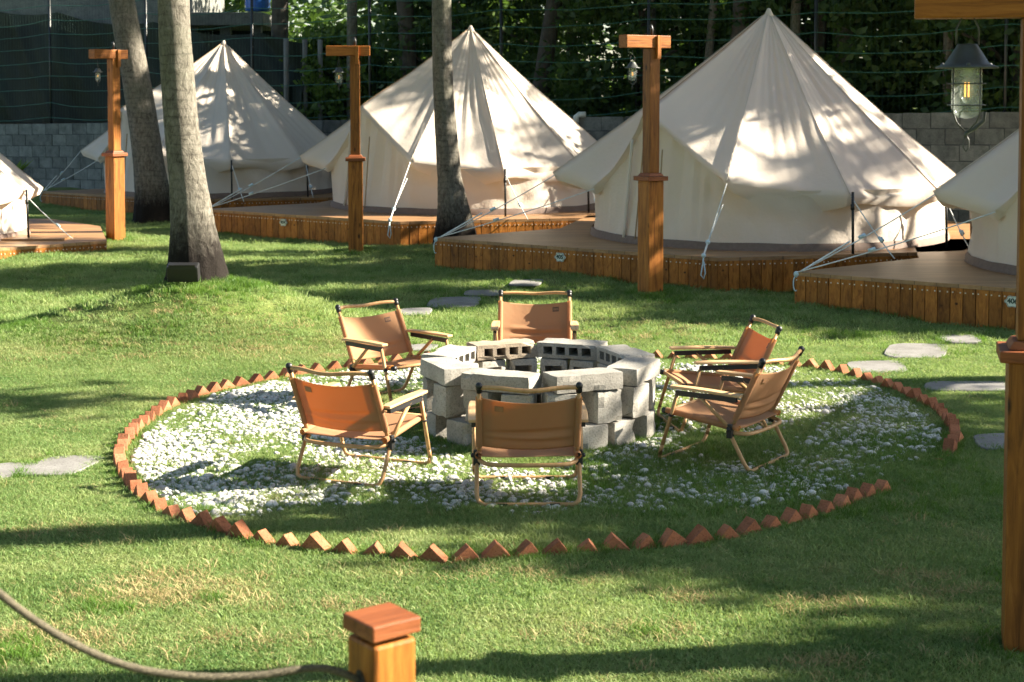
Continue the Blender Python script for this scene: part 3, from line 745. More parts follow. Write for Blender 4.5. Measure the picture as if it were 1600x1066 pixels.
# ------------------------------------------------------------------ chairs
def make_chair():
    T = thing('camping_chair', 'x', 'camping chair', (0, 0, 0), 0, 'camping chairs around the fire pit')
    W = .245  # half width between side frames
    top = lambda s: Vector((s*W, -.345, .615)); piv = lambda s: Vector((s*W, -.165, .235))
    for s in (-1, 1):
        m = MB(); a, b = top(s), piv(s); dr = (a-b).normalized()
        m.tube([b-dr*.03, a], .0112, 8); m.build('back_post', M_frame, T)
        m = MB(); m.ball(tuple(a+dr*.005), .019, 6); m.tube([a-dr*.03, a+dr*.008], .0165, 8); m.build('post_cap', M_black, T)
        # arm rest with black rail under it
        y0, y1 = -.24, .19; z0, z1 = .415, .425; x = s*(W+.028)
        m = MB(); pr = []
        for i in range(9):
            t = i/8; wd = .024+.006*math.sin(t*math.pi); y = y0+(y1-y0)*t; z = z0+(z1-z0)*t+.004*math.sin(t*math.pi)
            pr += [(x-wd, y, z), (x+wd, y, z), (x+wd, y, z+.016), (x-wd, y, z+.016)]
        fs = []
        for i in range(8):
            for q in range(4): fs.append((i*4+q, i*4+(q+1) % 4, i*4+4+(q+1) % 4, i*4+4+q))
        fs += [(3, 2, 1, 0), (32, 33, 34, 35)]
        m.add(pr, fs); ar = m.build('armrest', M_armwood, T, .004)
        m = MB(); m.box((x, (y0+y1)/2, .400), (.022, .37, .026)); m.build('arm_rail', M_black, ar)
        m = MB(); m.tube([(x, .15, .405), (x, .245, .10)], .0112, 8)      # front leg upper length
        m.build('front_strut', M_frame, T)
        m = MB(); m.tube([(x, .02, .40), tuple(piv(s)+Vector((s*.02, .01, .015)))], .0115, 8); m.build('arm_strut', M_frame, T)
        m = MB(); m.box(tuple(piv(s)+Vector((s*.012, .0, -.01))), (.035, .032, .075)); m.ball(tuple(piv(s)+Vector((s*.033, 0, 0))), .012, 5); m.build('hinge', M_black, T, .006)
        m = MB(); m.tube([piv(s)+Vector((0, 0, .0)), (s*W, .235, .285)], .0112, 8); m.build('seat_rail', M_frame, T)
        m = MB(); m.tube([(s*W, .225, .284), (s*W, .26, .289)], .0165, 8); m.ball((x-s*.0, .193, .272), .014, 5); m.build('rail_cap', M_black, T)
    x = W+.028; rb = .05
    # front U leg: down to the ground and across
    def uframe(top_y, top_z, bot_y, xx, inset=0.0):
        pts = []
        tl = Vector((-xx, top_y, top_z)); bl = Vector((-xx+inset, bot_y, .0125)); tr = Vector((xx, top_y, top_z)); br = Vector((xx-inset, bot_y, .0125))
        pts += [tl, tl.lerp(bl, .5), bl+(tl-bl).normalized()*rb, bl+(tl-bl).normalized()*rb*.35+Vector((rb*.2, 0, 0)), bl+Vector((rb*.7, 0, 0)), bl+Vector((rb*1.5, 0, 0)), bl.lerp(br, .5)]
        rt = [Vector((-p.x, p.y, p.z)) for p in pts[:-1]][::-1]
        return pts+rt
    m = MB(); m.tube(uframe(.245, .10, .272, x), .0112, 8); m.build('front_leg', M_frame, T)
    m = MB(); m.tube(uframe(-.16, .215, -.275, W+.012), .0112, 8); lg = m.build('rear_leg', M_frame, T)
    m = MB()
    for s in (-1, 1):
        m.box((s*.13, -.275, .010), (.05, .03, .022)); m.box((s*.13, .272, .010), (.05, .03, .022))
    m.build('foot_pads', M_black, T)
    # bowed bar behind the seat
    pts = [Vector((-W, -.17, .215)), Vector((-W+.02, -.215, .21)), Vector((-W+.07, -.25, .207)), Vector((0, -.262, .206)), Vector((W-.07, -.25, .207)), Vector((W-.02, -.215, .21)), Vector((W, -.17, .215))]
    m = MB(); m.tube(spline(pts, 5), .0112, 8); m.build('back_bar', M_frame, T)
    m = MB(); m.tube([(-W, .235, .285), (W, .235, .285)], .0115, 8); m.build('seat_front_bar', M_frame, T)
    # arched handle between the post caps
    a, b = top(-1), top(1); hp = []
    for i in range(21):
        t = i/20; p = a.lerp(b, t); hp.append(p+Vector((0, -.050*math.sin(math.pi*t)**1.3, -.004+.010*math.sin(math.pi*t)-.018*math.sin(math.pi*t)**3)))
    m = MB(); m.tube(hp, .0105, 8, flat=1.1); m.build('handle', M_frame, T)
    # back canvas: wraps the posts, hollow across
    def backp(u, v):   # u -1..1, v 0..1 bottom to top
        lo, hi = Vector((0, -.187, .288)), Vector((0, -.318, .558)); p = lo.lerp(hi, v); p.x = u*(W+.0)
        bow = (1-u*u); nrm = Vector((0, .38, .18)).normalized()
        fold = .010*math.exp(-((v-.33-.04*u)/.05)**2)+.008*math.exp(-((v-.16+.03*u)/.04)**2)-.006*math.exp(-((v-.24)/.04)**2)
        return p-nrm*(.032*bow)+nrm*fold*bow*1.4+Vector((0, 0, -.012*bow*(v > .5)*(v-.5)*2))
    def sheet(fn, nu, nv, th):
        A = [[fn(-1+2*i/nu, j/nv) for i in range(nu+1)] for j in range(nv+1)]
        vs = [p for row in A for p in row]; fs = [(j*(nu+1)+i, j*(nu+1)+i+1, (j+1)*(nu+1)+i+1, (j+1)*(nu+1)+i) for j in range(nv) for i in range(nu)]
        return vs, fs
    m = MB(); vs, fs = sheet(backp, 26, 26, 0); m.add(vs, fs, True)
    bc = m.build('back_canvas', M_canvas, T)
    so = bc.modifiers.new('thick', 'SOLIDIFY'); so.thickness = .002
    for s in (-1, 1):
        m = MB(); lo, hi = backp(s, 0), backp(s, 1); m.tube([lo, hi], .0172, 10, cap=False); m.build('sleeve', M_canvas, bc)
        # doubled side band sewn on the canvas
        def band(u, v): return backp(s*(.86+.13*u), v)+Vector((0, .0022, .001))
        m = MB(); vs, fs = sheet(band, 3, 16, 0); m.add(vs, fs, True); m.build('side_band', M_canvas, bc)
    m = MB(); vs, fs = sheet(lambda u, v: backp(-.60+.09*u, .78+.12*v)+Vector((0, .003, .0012)), 4, 4, 0); m.add(vs, fs, True)
    pa = m.build('label_patch', M_patch, bc)
    m = MB()
    for q, (u0, wd) in enumerate(((-.66, .02), (-.625, .012), (-.60, .014), (-.57, .012), (-.545, .014))):
        vs, fs = sheet(lambda u, v: backp(u0+wd*u*.7, .81+.06*v)+Vector((0, .0042, .0016)), 1, 2, 0); m.add(vs, fs)
    m.build('patch_print', M_patch2, pa)
    m = MB(); vs, fs = sheet(lambda u, v: backp(-.60+.09*u, .78+.12*v)+Vector((0, -.0035, -.0012)), 4, 4, 0); m.add(vs, fs, True); m.build('back_patch', M_patch2, bc)
    def seatp(u, v):
        p = Vector((u*(W+.004), -.215+.45*v, .243+.048*v)); bow = (1-u*u)
        return p+Vector((0, 0, -.028*bow*math.sin(math.pi*min(1, v*.95+.05))+.004*math.sin(v*40+u*2)*bow*(v < .35)))
    m = MB(); vs, fs = sheet(seatp, 20, 20, 0); m.add(vs, fs, True); sc_ = m.build('seat_canvas', M_canvas, T)
    so = sc_.modifiers.new('thick', 'SOLIDIFY'); so.thickness = .002
    for s in (-1, 1):
        m = MB(); m.tube([seatp(s, 0), seatp(s, 1)], .0165, 10, cap=False); m.build('seat_sleeve', M_canvas, sc_)
    return T
ch0 = make_chair()
CH = [  # sighted point, its height, its place along the chair's depth; direction faced (deg from +X); label
    (826, 793, 0, -.275, 91, 'camping chair nearest the viewer, seen from behind before the pit'),
    (527, 757, 0, -.275, 66, 'camping chair at front left, glowing orange back turned to the viewer'),
    (574, 478, .615, -.345, -47, 'camping chair at back left of the pit, facing right'),
    (836, 459, .615, -.345, -91, 'camping chair straight behind the fire pit, facing the viewer'),
    (1196, 506, .615, -.345, 190, 'farther of the two chairs right of the pit, facing left'),
    (1222, 556, .615, -.345, 145, 'nearer of the two chairs right of the pit, turned away')]
for i, (px_, py_, pz_, off, a, lb) in enumerate(CH):
    o = ch0 if i == 0 else copy_tree(ch0)
    p = gp(px_, py_, pz_); x, y = p.x-off*math.cos(R(a)), p.y-off*math.sin(R(a)); print('chair', round(x, 2), round(y, 2))
    o.location = (x, y, hz(x, y)+.0); o.rotation_euler = (0, 0, R(a-90)); o['label'] = lb

# ------------------------------------------------------------------ fire pit
PX, PY = .17, 9.50
def block_mesh(name, L, D, Hh, holes, hz0, hz1, depth, mat, seed, rough=.0025):
    """block L (x) by D (y) by Hh (z), centred; hollows open on the +y face"""
    xs = sorted({-L/2, L/2, *[h for p in holes for h in p]}); zs = [-Hh/2, hz0, hz1, Hh/2]
    m = MB(); y1 = D/2; y0 = -D/2
    for i in range(len(xs)-1):
        for j in range(3):
            a, b, c, d = xs[i], xs[i+1], zs[j], zs[j+1]
            hole = j == 1 and any(abs(a-p[0]) < 1e-6 for p in holes)
            if not hole: m.add([(a, y1, c), (a, y1, d), (b, y1, d), (b, y1, c)], [(0, 1, 2, 3)])
            else:
                yb = y1-depth; g_ = .006
                A = [(a, y1, c), (b, y1, c), (b, y1, d), (a, y1, d)]; B = [(a+g_, yb, c+g_), (b-g_, yb, c+g_), (b-g_, yb, d-g_), (a+g_, yb, d-g_)]
                m.add(A+B, [(0, 1, 5, 4), (1, 2, 6, 5), (2, 3, 7, 6), (3, 0, 4, 7), (4, 5, 6, 7)])
    # other five faces, subdivided so they can be uneven
    def face(o, u, v, nu, nv):
        o, u, v = Vector(o), Vector(u), Vector(v); vs = [o+u*(i/nu)+v*(j/nv) for j in range(nv+1) for i in range(nu+1)]
        m.add(vs, [(j*(nu+1)+i, j*(nu+1)+i+1, (j+1)*(nu+1)+i+1, (j+1)*(nu+1)+i) for j in range(nv) for i in range(nu)])
    nx_ = max(4, int(L/.035)); ny_ = max(4, int(D/.035)); nz_ = max(3, int(Hh/.03))
    face((-L/2, y0, -Hh/2), (L, 0, 0), (0, 0, Hh), nx_, nz_)
    face((-L/2, y0, Hh/2), (L, 0, 0), (0, D, 0), nx_, ny_)
    face((-L/2, y1, -Hh/2), (L, 0, 0), (0, -D, 0), nx_, ny_)
    face((-L/2, y1, -Hh/2), (0, -D, 0), (0, 0, Hh), ny_, nz_)
    face((L/2, y0, -Hh/2), (0, D, 0), (0, 0, Hh), ny_, nz_)
    vv = []
    for p in m.v:
        q = Vector(p); e = sum(abs(abs(c)-h) < 1e-5 for c, h in ((q.x, L/2), (q.y, D/2), (q.z, Hh/2)))
        nn = Vector((mn.noise(q*14+Vector((seed, 0, 0))), mn.noise(q*14+Vector((0, seed, 5))), mn.noise(q*14+Vector((7, 0, seed)))))
        q = q+nn*rough*(1+e*.8)
        if e >= 2:
            ch = max(0, mn.noise(q*9+Vector((seed*3, 1, 1)))-.22)*.05
            q = q-Vector(p).normalized()*(ch+.0025*(e-1))
        vv.append(tuple(q))
    m.v = vv
    me = m.mesh(name, mat)
    import bmesh
    bm = bmesh.new(); bm.from_mesh(me); bmesh.ops.remove_doubles(bm, verts=bm.verts, dist=.0006); bmesh.ops.recalc_face_normals(bm, faces=bm.faces); bm.to_mesh(me); bm.free()
    return me
pit = thing('fire_pit', 'round fire pit of stacked grey concrete blocks at the centre of the gravel ring', 'fire pit', (PX, PY, hz(PX, PY)))
pit.scale = (1.05, 1.05, 1.0)
CL = .405; hs4 = [(-.150+i*.0825, -.150+i*.0825+.058) for i in range(4)]
for i in range(8):
    a = 22.5+45*i+random.uniform(-1.5, 1.5); rough = 5e-3 if i == 2 else 2.5e-3
    me = block_mesh('cap_block', CL, .19, .098, hs4, -.024, .026, .14, M_conc_rough if i == 2 else M_conc, i*3.7, rough*.45)
    rr = .565+random.uniform(-.008, .010)+(.02 if i == 3 else 0)
    o = obj('concrete_block', me, pit, loc=(rr*math.cos(R(a)), rr*math.sin(R(a)), .392+random.uniform(-.002, .003)), rot=(R(random.uniform(-.6, .6)), 0, R(a+90+random.uniform(-1.2, 1.2))))
    if i == 2: o['label'] = 'weathered brown block with a crumbling edge'
halves = [block_mesh('half_block', .17, .19, .186, [(-.052, .052)], -.05, .05, .15, M_conc, 50+q*4.1, 1.3e-3) for q in range(4)]
for row in range(2):
    for i in range(16):
        a = 360/16*(i+(.5 if row else .05))+random.uniform(-1.5, 1.5); rr = .575+random.uniform(-.012, .014)
        obj('concrete_block', halves[(i*3+row) % 4], pit, loc=(rr*math.cos(R(a)), rr*math.sin(R(a)), .055+.189*row+.003),
            rot=(0, 0, R(a+90+random.uniform(-3, 3))))
m = MB(); m.lathe([(.001, .03), (.3, .035), (.5, .02), (.52, -.05)], n=32)
m.build('ash_bed', M_soil, pit)

# ------------------------------------------------------------------ brick edging of the ring
ring_px = [(186, 718), (200, 752), (240, 792), (300, 818), (380, 843), (500, 862), (590, 872), (680, 879), (760, 873), (850, 867), (940, 860), (1080, 850), (1180, 833),
           (1270, 810), (1350, 779), (1430, 750), (1475, 715), (1493, 682), (1470, 648), (1437, 628), (1378, 603), (1300, 583), (1180, 567), (1070, 560), (940, 555), (800, 555), (660, 562), (520, 580), (440, 592), (345, 610), (285, 630), (238, 655), (203, 685)]
ring = [gp(x, y) for x, y in ring_px]
RS = spline(ring, 16, True)
edging = thing('brick_edging', 'sawtooth ring of tilted orange bricks around the white gravel', 'brick edging', (PX, PY, 0))
brick_ms = [MB().box((0, 0, 0), (.098, .062, .19)).mesh('brick', M_brick)]
for q in range(3):
    mm = MB(); mm.box((0, 0, 0), (.096+.004*q, .060, .19)); mm.v = [(x+random.uniform(-.004, .004), y+random.uniform(-.003, .003), z+random.uniform(-.004, .004)) for x, y, z in mm.v]; brick_ms.append(mm.mesh('brick', M_brick))
acc = 0; sp = .138; cnt = 0
for i in range(len(RS)):
    a, b = RS[i], RS[(i+1) % len(RS)]; L = (b-a).length
    while acc < L:
        p = a.lerp(b, acc/L); tdir = (b-a).normalized(); px_ = proj(p)
        zz = -.024+random.uniform(-.010, .008)
        if 1375 < px_[0] < 1475 and px_[1] > 700: zz -= .06
        ang = math.atan2(tdir.y, tdir.x)
        tilt = Matrix.Rotation(ang+random.uniform(-.22, .22), 4, 'Z') @ Matrix.Rotation(R(45+random.uniform(-9, 9)), 4, 'Y')
        o = obj('brick', random.choice(brick_ms), edging, .003)
        # top corner of the tilted brick stands a few centimetres proud
        o.matrix_local = Matrix.Translation((p.x-PX, p.y-PY, hz(p.x, p.y)+zz-.004)) @ tilt
        cnt += 1; acc += sp*random.uniform(.95, 1.06)
    acc -= L
ringpoly = [(p.x, p.y) for p in RS]

# ------------------------------------------------------------------ stepping stones
STN = [(98, 729, .17, .22, 0, 'pale stepping stone left of the gravel ring, the whole one'), (5, 737, .115, .17, .1, 'pale stepping stone cut off by the left edge'),
       (710, 470, .26, .36, .2, 'grey stepping stone behind the pit, largest of the back row'), (755, 458, .2, .2, .2, 'small grey stepping stone between two others behind the pit'),
       (822, 447, .17, .24, .1, 'farthest grey stepping stone, near deck 405'), (648, 492, .16, .22, .2, 'shaded stepping stone beside the back-left chair'),
       (1433, 551, .24, .33, -.1, 'squarish stepping stone at right, second from the right deck'), (1370, 576, .22, .26, .15, 'stepping stone touching the ring on the right side'),
       (1515, 606, .32, .17, 0, 'long stepping stone running behind the big foreground post'), (1575, 691, .20, .20, .1, 'bluish shaded stepping stone half hidden by the big foreground post'),
       (1500, 534, .16, .20, .2, 'stepping stone nearest to deck 406'), (655, 549, .13, .15, 0, 'small stepping stone seen under the armrest of the back-left chair')]
stones = []
for px_, py_, rx, ry, a, lb in STN:
    p = gp(px_, py_); n = 20; vs = []; q = random.random()*9
    for zt, sc in ((.0, 1), (.012, 1), (.018, .97)):
        for k in range(n):
            t = 2*math.pi*k/n; se = (abs(math.cos(t))**.45*math.copysign(1, math.cos(t)), abs(math.sin(t))**.45*math.copysign(1, math.sin(t)))
            j = 1+.07*mn.noise(Vector((math.cos(t)*1.3+q, math.sin(t)*1.3, q)))
            x, y = se[0]*rx*sc*j, se[1]*ry*sc*j; vs.append((x*math.cos(a)-y*math.sin(a)+y*.25, x*math.sin(a)+y*math.cos(a), zt))
    fs = [(i*n+k, i*n+(k+1) % n, (i+1)*n+(k+1) % n, (i+1)*n+k) for i in range(2) for k in range(n)]+[tuple(range(2*n, 3*n))]
    m = MB(); m.add(vs, fs); z = max(hz(p.x+dx, p.y+dy) for dx in (-rx*.7, 0, rx*.7) for dy in (-ry*.7, 0, ry*.7))
    o = m.build('stepping_stone', M_slab, None, loc=(p.x, p.y, z-.006)); tagp(o, lb, 'stepping stone', 'stepping stones set in the lawn')
    stones.append((p.x, p.y, rx, ry))

# ------------------------------------------------------------------ grass and pebbles (instanced on points)
def instancer(name, mat, P, rot, scl, sources, label, cat):
    me = bpy.data.meshes.new(name); me.vertices.add(len(P)); me.vertices.foreach_set('co', np.asarray(P, np.float32).ravel())
    for nm, ar in (('rot', rot), ('scl', scl)):
        at = me.attributes.new(nm, 'FLOAT_VECTOR', 'POINT'); at.data.foreach_set('vector', np.asarray(ar, np.float32).ravel())
    me.update(); me.materials.append(mat)
    o = bpy.data.objects.new(name, me); C.objects.link(o)
    col = bpy.data.collections.new(name+'_sources')
    for s in sources: col.objects.link(s)
    ng = bpy.data.node_groups.new(name, 'GeometryNodeTree')
    ng.interface.new_socket('Geometry', in_out='INPUT', socket_type='NodeSocketGeometry'); ng.interface.new_socket('Geometry', in_out='OUTPUT', socket_type='NodeSocketGeometry')
    gi = ng.nodes.new('NodeGroupInput'); go = ng.nodes.new('NodeGroupOutput'); ip = ng.nodes.new('GeometryNodeInstanceOnPoints')
    ci = ng.nodes.new('GeometryNodeCollectionInfo'); ci.inputs['Collection'].default_value = col; ci.inputs['Separate Children'].default_value = True; ci.inputs['Reset Children'].default_value = True
    ip.inputs['Pick Instance'].default_value = True
    ng.links.new(gi.outputs[0], ip.inputs['Points']); ng.links.new(ci.outputs[0], ip.inputs['Instance'])
    for nm, sk in (('rot', 'Rotation'), ('scl', 'Scale')):
        na = ng.nodes.new('GeometryNodeInputNamedAttribute'); na.data_type = 'FLOAT_VECTOR'; na.inputs['Name'].default_value = nm
        ng.links.new(na.outputs[0], ip.inputs[sk])
    ng.links.new(ip.outputs[0], go.inputs[0])
    md = o.modifiers.new('scatter', 'NODES'); md.node_group = ng
    tagp(o, label, cat, None, 'stuff'); return o
def clump(nb, rad, h0, h1, wd, mat, lean=.5, seed=0):
    r_ = np.random.default_rng(seed); V = []; F = []
    for i in range(nb):
        a = r_.uniform(0, 6.28); d = rad*math.sqrt(r_.uniform()); x, y = d*math.cos(a), d*math.sin(a); h = r_.uniform(h0, h1)
        la = r_.uniform(0, 6.28); ll = h*lean*r_.uniform(.3, 1.3); ba = r_.uniform(0, 6.28); bx_, by_ = math.cos(ba)*wd, math.sin(ba)*wd
        mx, my = x+math.cos(la)*ll*.35, y+math.sin(la)*ll*.35; tx, ty = x+math.cos(la)*ll, y+math.sin(la)*ll; k = len(V)
        V += [(x-bx_, y-by_, -.004), (x+bx_, y+by_, -.004), (mx+bx_*.8, my+by_*.8, h*.6), (mx-bx_*.8, my-by_*.8, h*.6), (tx, ty, h)]
        F += [(k, k+1, k+2), (k, k+2, k+3), (k+3, k+2, k+4)]
    me = np_mesh('clump', V, F, mat); return bpy.data.objects.new('clump', me)
def in_ring(X, Y): return inpoly(X, Y, ringpoly)
def vnoise(X, Y, s, seed=0):
    a = np.random.default_rng(seed).uniform(0, 6.28, 8); k = np.random.default_rng(seed+1).uniform(.5, 1.6, (8, 2))*np.where(np.random.default_rng(seed+2).uniform(size=(8, 2)) > .5, 1, -1)
    return sum(np.sin(X*s*k[i, 0]*2+Y*s*k[i, 1]*2+a[i]) for i in range(8))/8
def frustum_pts(n, y0, y1, m=.5):
    u = rng.uniform(size=n); Y = np.sqrt(y0*y0+u*(y1*y1-y0*y0)); X = rng.uniform(-1, 1, n)*(Y*.33+m); return X, Y
def clear(X, Y, stones_too=True):
    ok = np.ones(X.shape, bool)
    for k in POLYS: ok &= ~inpoly(X, Y, POLYS[k], .0)
    ok &= ((X-PX)**2+(Y-PY)**2) > .63**2
    if stones_too:
        for (sx, sy, rx, ry) in stones: ok &= ~((((X-sx)/rx)**4+((Y-sy)/ry)**4 < .8))
    ok &= ~((X > xs0-.05) & (X < xs1+.03) & (Y > Y0-.03) & (Y < Y0+.6))
    return ok
def pebdens(X, Y):
    d = vnoise(X, Y, 1.5, 3)*.9+vnoise(X, Y, 4.5, 5)*.45
    base = .26-.42*np.clip((X-.9)/1.6, 0, 1)*np.clip((9.1-Y)/.6+.5, 0, 1)-.35*np.exp(-(((X-PX)/.95)**2+((Y-PY)/.95)**2)**2)-.9*np.clip((7.75-Y)/.6, 0, 1)+.25*np.clip((-X-.6)/1., 0, 1)
    return base+d*.75
# lawn
X, Y = frustum_pts(42000, 5.0, 12.5); ok = clear(X, Y); X, Y = X[ok], Y[ok]
ir = in_ring(X, Y); pd = pebdens(X, Y); keep = ~ir | (rng.uniform(size=len(X)) > np.clip(.10+pd*1.0, .0, .72)); X, Y, ir = X[keep], Y[keep], ir[keep]
X2, Y2 = frustum_pts(26000, 12.5, 30., 1); ok = clear(X2, Y2); X2, Y2 = X2[ok], Y2[ok]
Xa = np.concatenate([X, X2]); Ya = np.concatenate([Y, Y2]); n = len(Xa)
P = np.stack([Xa, Ya, hgt(Xa, Ya)], -1); rot = np.zeros((n, 3)); rot[:, 2] = rng.uniform(0, 6.28, n); rot[:, :2] = rng.normal(0, .06, (n, 2))
sc = rng.uniform(.75, 1.25, n)*(1+.25*vnoise(Xa, Ya, 1.2, 9)); sc *= np.where(Ya > 12.5, 1.5, 1.0)
zsc = sc*np.clip(.82+.55*vnoise(Xa, Ya, 2.1, 21)+.25*np.where(np.concatenate([ir, np.zeros(len(X2), bool)]), 1, 0)+.35*np.clip((Ya-12.5)/3, 0, 1), .45, 1.9)
scl = np.stack([sc, sc, zsc], -1)
cl = [clump(52, .085, .008, .024, .0018, M_grass, 1.3, s) for s in range(5)]
instancer('lawn_grass', M_grass, P, rot, scl, cl, 'short green lawn grass with yellowed patches', 'grass')
# longer tufts round posts, decks, palm, pit and bricks
T_ = []
def along(a, b, n, w_): 
    for _ in range(n):
        t = random.random(); T_.append((a[0]+(b[0]-a[0])*t+random.gauss(0, w_), a[1]+(b[1]-a[1])*t+random.gauss(0, w_)))
for k in POLYS:
    pl = POLYS[k]
    for i in range(len(pl)): 
        a, b = pl[i], pl[(i+1) % len(pl)]; L = math.dist(a, b); along(a, b, int(L*26), .07)
for i in range(len(RS)): along(RS[i], RS[(i+1) % len(RS)], 2 if random.random() < .4 else 1, .045)
for (cx_, cy_, rr, nn) in ((PX, PY, .73, 420), (gp(1016, 463).x, gp(1016, 463).y, .2, 110), (gp(556, 397).x, gp(556, 397).y, .2, 60), (gp(181, 378).x, gp(181, 378).y, .2, 60), (MX, MY, .5, 260), (MX-.5, MY-.3, .9, 500), (gp(1611, 1012).x, gp(1611, 1012).y, .16, 60)):
    for _ in range(nn): a = random.uniform(0, 6.28); q = rr*(1+random.gauss(0, .16)); T_.append((cx_+q*math.cos(a), cy_+q*math.sin(a)))
for _ in range(1500):   # right, shaded half of the ring has taller grass
    T_.append((random.uniform(.2, 2.6), random.uniform(7.4, 9.3)))
for _ in range(1400): T_.append((random.uniform(-6.5, 5), random.uniform(12.8, 18)))
for (sx, sy, rx, ry) in stones:
    for _ in range(26): 
        t = random.uniform(0, 6.28); T_.append((sx+rx*1.03*max(-1, min(1, 1.3*math.cos(t))), sy+ry*1.03*max(-1, min(1, 1.3*math.sin(t)))))
for (px_, py_, rr, nn) in ((150, 955, .10, 45), (15, 1025, .14, 60), (1590, 905, .1, 30), (325, 940, .05, 16), (1010, 990, .05, 14), (440, 462, .3, 60), (1035, 470, .4, 70), (1040, 455, .3, 60), (1320, 525, .3, 60), (1500, 560, .4, 30), (330, 800, .08, 22)):
    c_ = gp(px_, py_)
    for _ in range(nn): T_.append((c_.x+random.gauss(0, rr*.6), c_.y+random.gauss(0, rr*.5)))
T_ = np.array(T_); ok = clear(T_[:, 0], T_[:, 1]); T_ = T_[ok]; n = len(T_)
P = np.stack([T_[:, 0], T_[:, 1], hgt(T_[:, 0], T_[:, 1])], -1); rot = np.zeros((n, 3)); rot[:, 2] = rng.uniform(0, 6.28, n)
s_ = rng.uniform(.55, 1.1, n)*np.where(T_[:, 1] > 12, .95, .75); scl = np.stack([s_, s_, s_*rng.uniform(.7, 1.2, n)], -1)
tl = [clump(30, .055, .02, .07, .0019, M_grass_long, .8, 40+s) for s in range(4)]
instancer('grass_tufts', M_grass_long, P, rot, scl, tl, 'longer grass tufts growing against posts, bricks and decks', 'grass')
M_dry = leafmat('dry_grass', [(.3, (.30, .23, .10)), (.6, (.46, .38, .20)), (.8, (.30, .34, .12))], .3, (.4, .33, .15), 6, .7, True, False, .1)
D_ = []
for (px_, py_, rx, ry, nn) in ((290, 925, .34, .26, 170), (190, 935, .16, .15, 40), (60, 1000, .28, .14, 110), (110, 830, .3, .1, 50), (330, 550, 1.1, .5, 260), (420, 560, .6, .3, 120), (980, 520, 1.0, .5, 170), (760, 900, .6, .12, 60),
        (1080, 935, .12, .08, 30), (1280, 945, .2, .08, 40), (1390, 900, .12, .06, 26), (1465, 905, .1, .06, 22), (1290, 1035, .14, .08, 30), (420, 1000, .3, .1, 50), (1000, 990, .25, .1, 40), (560, 950, .2, .1, 30), (1500, 925, .14, .05, 24), (70, 560, .8, .3, 120)):
    c_ = gp(px_, py_)
    for _ in range(nn): D_.append((c_.x+random.gauss(0, rx*.6), c_.y+random.gauss(0, ry*.6)))
for _ in range(450):
    y_ = random.uniform(5.2, 12.5); D_.append((random.uniform(-1, 1)*(y_*.33+.3), y_))
D_ = np.array(D_); ok = clear(D_[:, 0], D_[:, 1]); D_ = D_[ok]; n = len(D_)
P = np.stack([D_[:, 0], D_[:, 1], hgt(D_[:, 0], D_[:, 1])], -1); rot = np.zeros((n, 3)); rot[:, 2] = rng.uniform(0, 6.28, n); s_ = rng.uniform(.6, 1.3, n); scl = np.stack([s_, s_, s_*rng.uniform(.6, 1.1, n)], -1)
instancer('dry_grass', M_dry, P, rot, scl, [clump(22, .05, .010, .036, .0017, M_dry, 1.5, 80+s) for s in range(3)], 'straw coloured dry grass in worn patches of the lawn', 'grass')
# pebbles
def pebble(seed):
    import bmesh
    bm = bmesh.new(); bmesh.ops.create_icosphere(bm, subdivisions=2, radius=.5)
    for v in bm.verts: v.co *= 1+.28*mn.noise(v.co*1.6+Vector((seed*3, 0, 0))); v.co.z *= .68; v.co.x *= 1.15
    me = bpy.data.meshes.new('pebble'); bm.to_mesh(me); bm.free(); me.materials.append(M_pebble)
    me.polygons.foreach_set('use_smooth', [True]*len(me.polygons)); return bpy.data.objects.new('pebble', me)
n = 62000; bx0, bx1 = min(p[0] for p in ringpoly), max(p[0] for p in ringpoly); by0, by1 = min(p[1] for p in ringpoly), max(p[1] for p in ringpoly)
X = rng.uniform(bx0, bx1, n); Y = rng.uniform(by0, by1, n); ok = inpoly(X, Y, ringpoly, -.035) & (((X-PX)**2+(Y-PY)**2) > .72**2) & (pebdens(X, Y) > rng.uniform(0, .55, n)); X, Y = X[ok], Y[ok]
pass; n = len(X)
s_ = np.clip(rng.lognormal(math.log(.0215), .34, n), .015, .06); P = np.stack([X, Y, hgt(X, Y)+s_*.08+rng.uniform(0, .010, n)], -1)
rot = rng.normal(0, .35, (n, 3)); rot[:, 2] = rng.uniform(0, 6.28, n); scl = np.stack([s_*rng.uniform(.85, 1.25, n), s_*rng.uniform(.85, 1.15, n), s_*rng.uniform(.8, 1.1, n)], -1)
instancer('white_pebbles', M_pebble, P, rot, scl, [pebble(s) for s in range(5)], 'scattered white pebbles in the grass inside the brick ring', 'gravel')
print('pebbles', n, 'bricks', cnt)

# ------------------------------------------------------------------ block wall
WL = Vector((-12.5, 35.4, 0)); WR = Vector((9.5, 21.0, 0)); we = (WR-WL); wlen = we.length; we = we/wlen; wn = Vector((we.y, -we.x, 0)); wang = math.atan2(we.y, we.x)
BL, BH = .43, .24
def wtop(t): return 1.30+.52*t
wall = thing('block_wall', 'weathered grey concrete block wall behind the tents', 'wall', WL)
bme = MB().box((0, 0, 0), (BL-.014, .16, BH-.014)).mesh('wall_block', M_wallb)
hid = MB(); rowsN = 8; nb = 0
sil = [((350, 67), (130, 250), (495, 250)), ((735, 45), (467, 250), (940, 255)), ((1200, 17), (868, 275), (1500, 290)), ((1720, 120), (1484, 300), (1950, 300))]
def intri(p, t):
    def s(a, b, c): return (a[0]-c[0])*(b[1]-c[1])-(b[0]-c[0])*(a[1]-c[1])
    d = [s(p, t[0], t[1]), s(p, t[1], t[2]), s(p, t[2], t[0])]; return all(x >= 0 for x in d) or all(x <= 0 for x in d)
cols = int(wlen/BL)
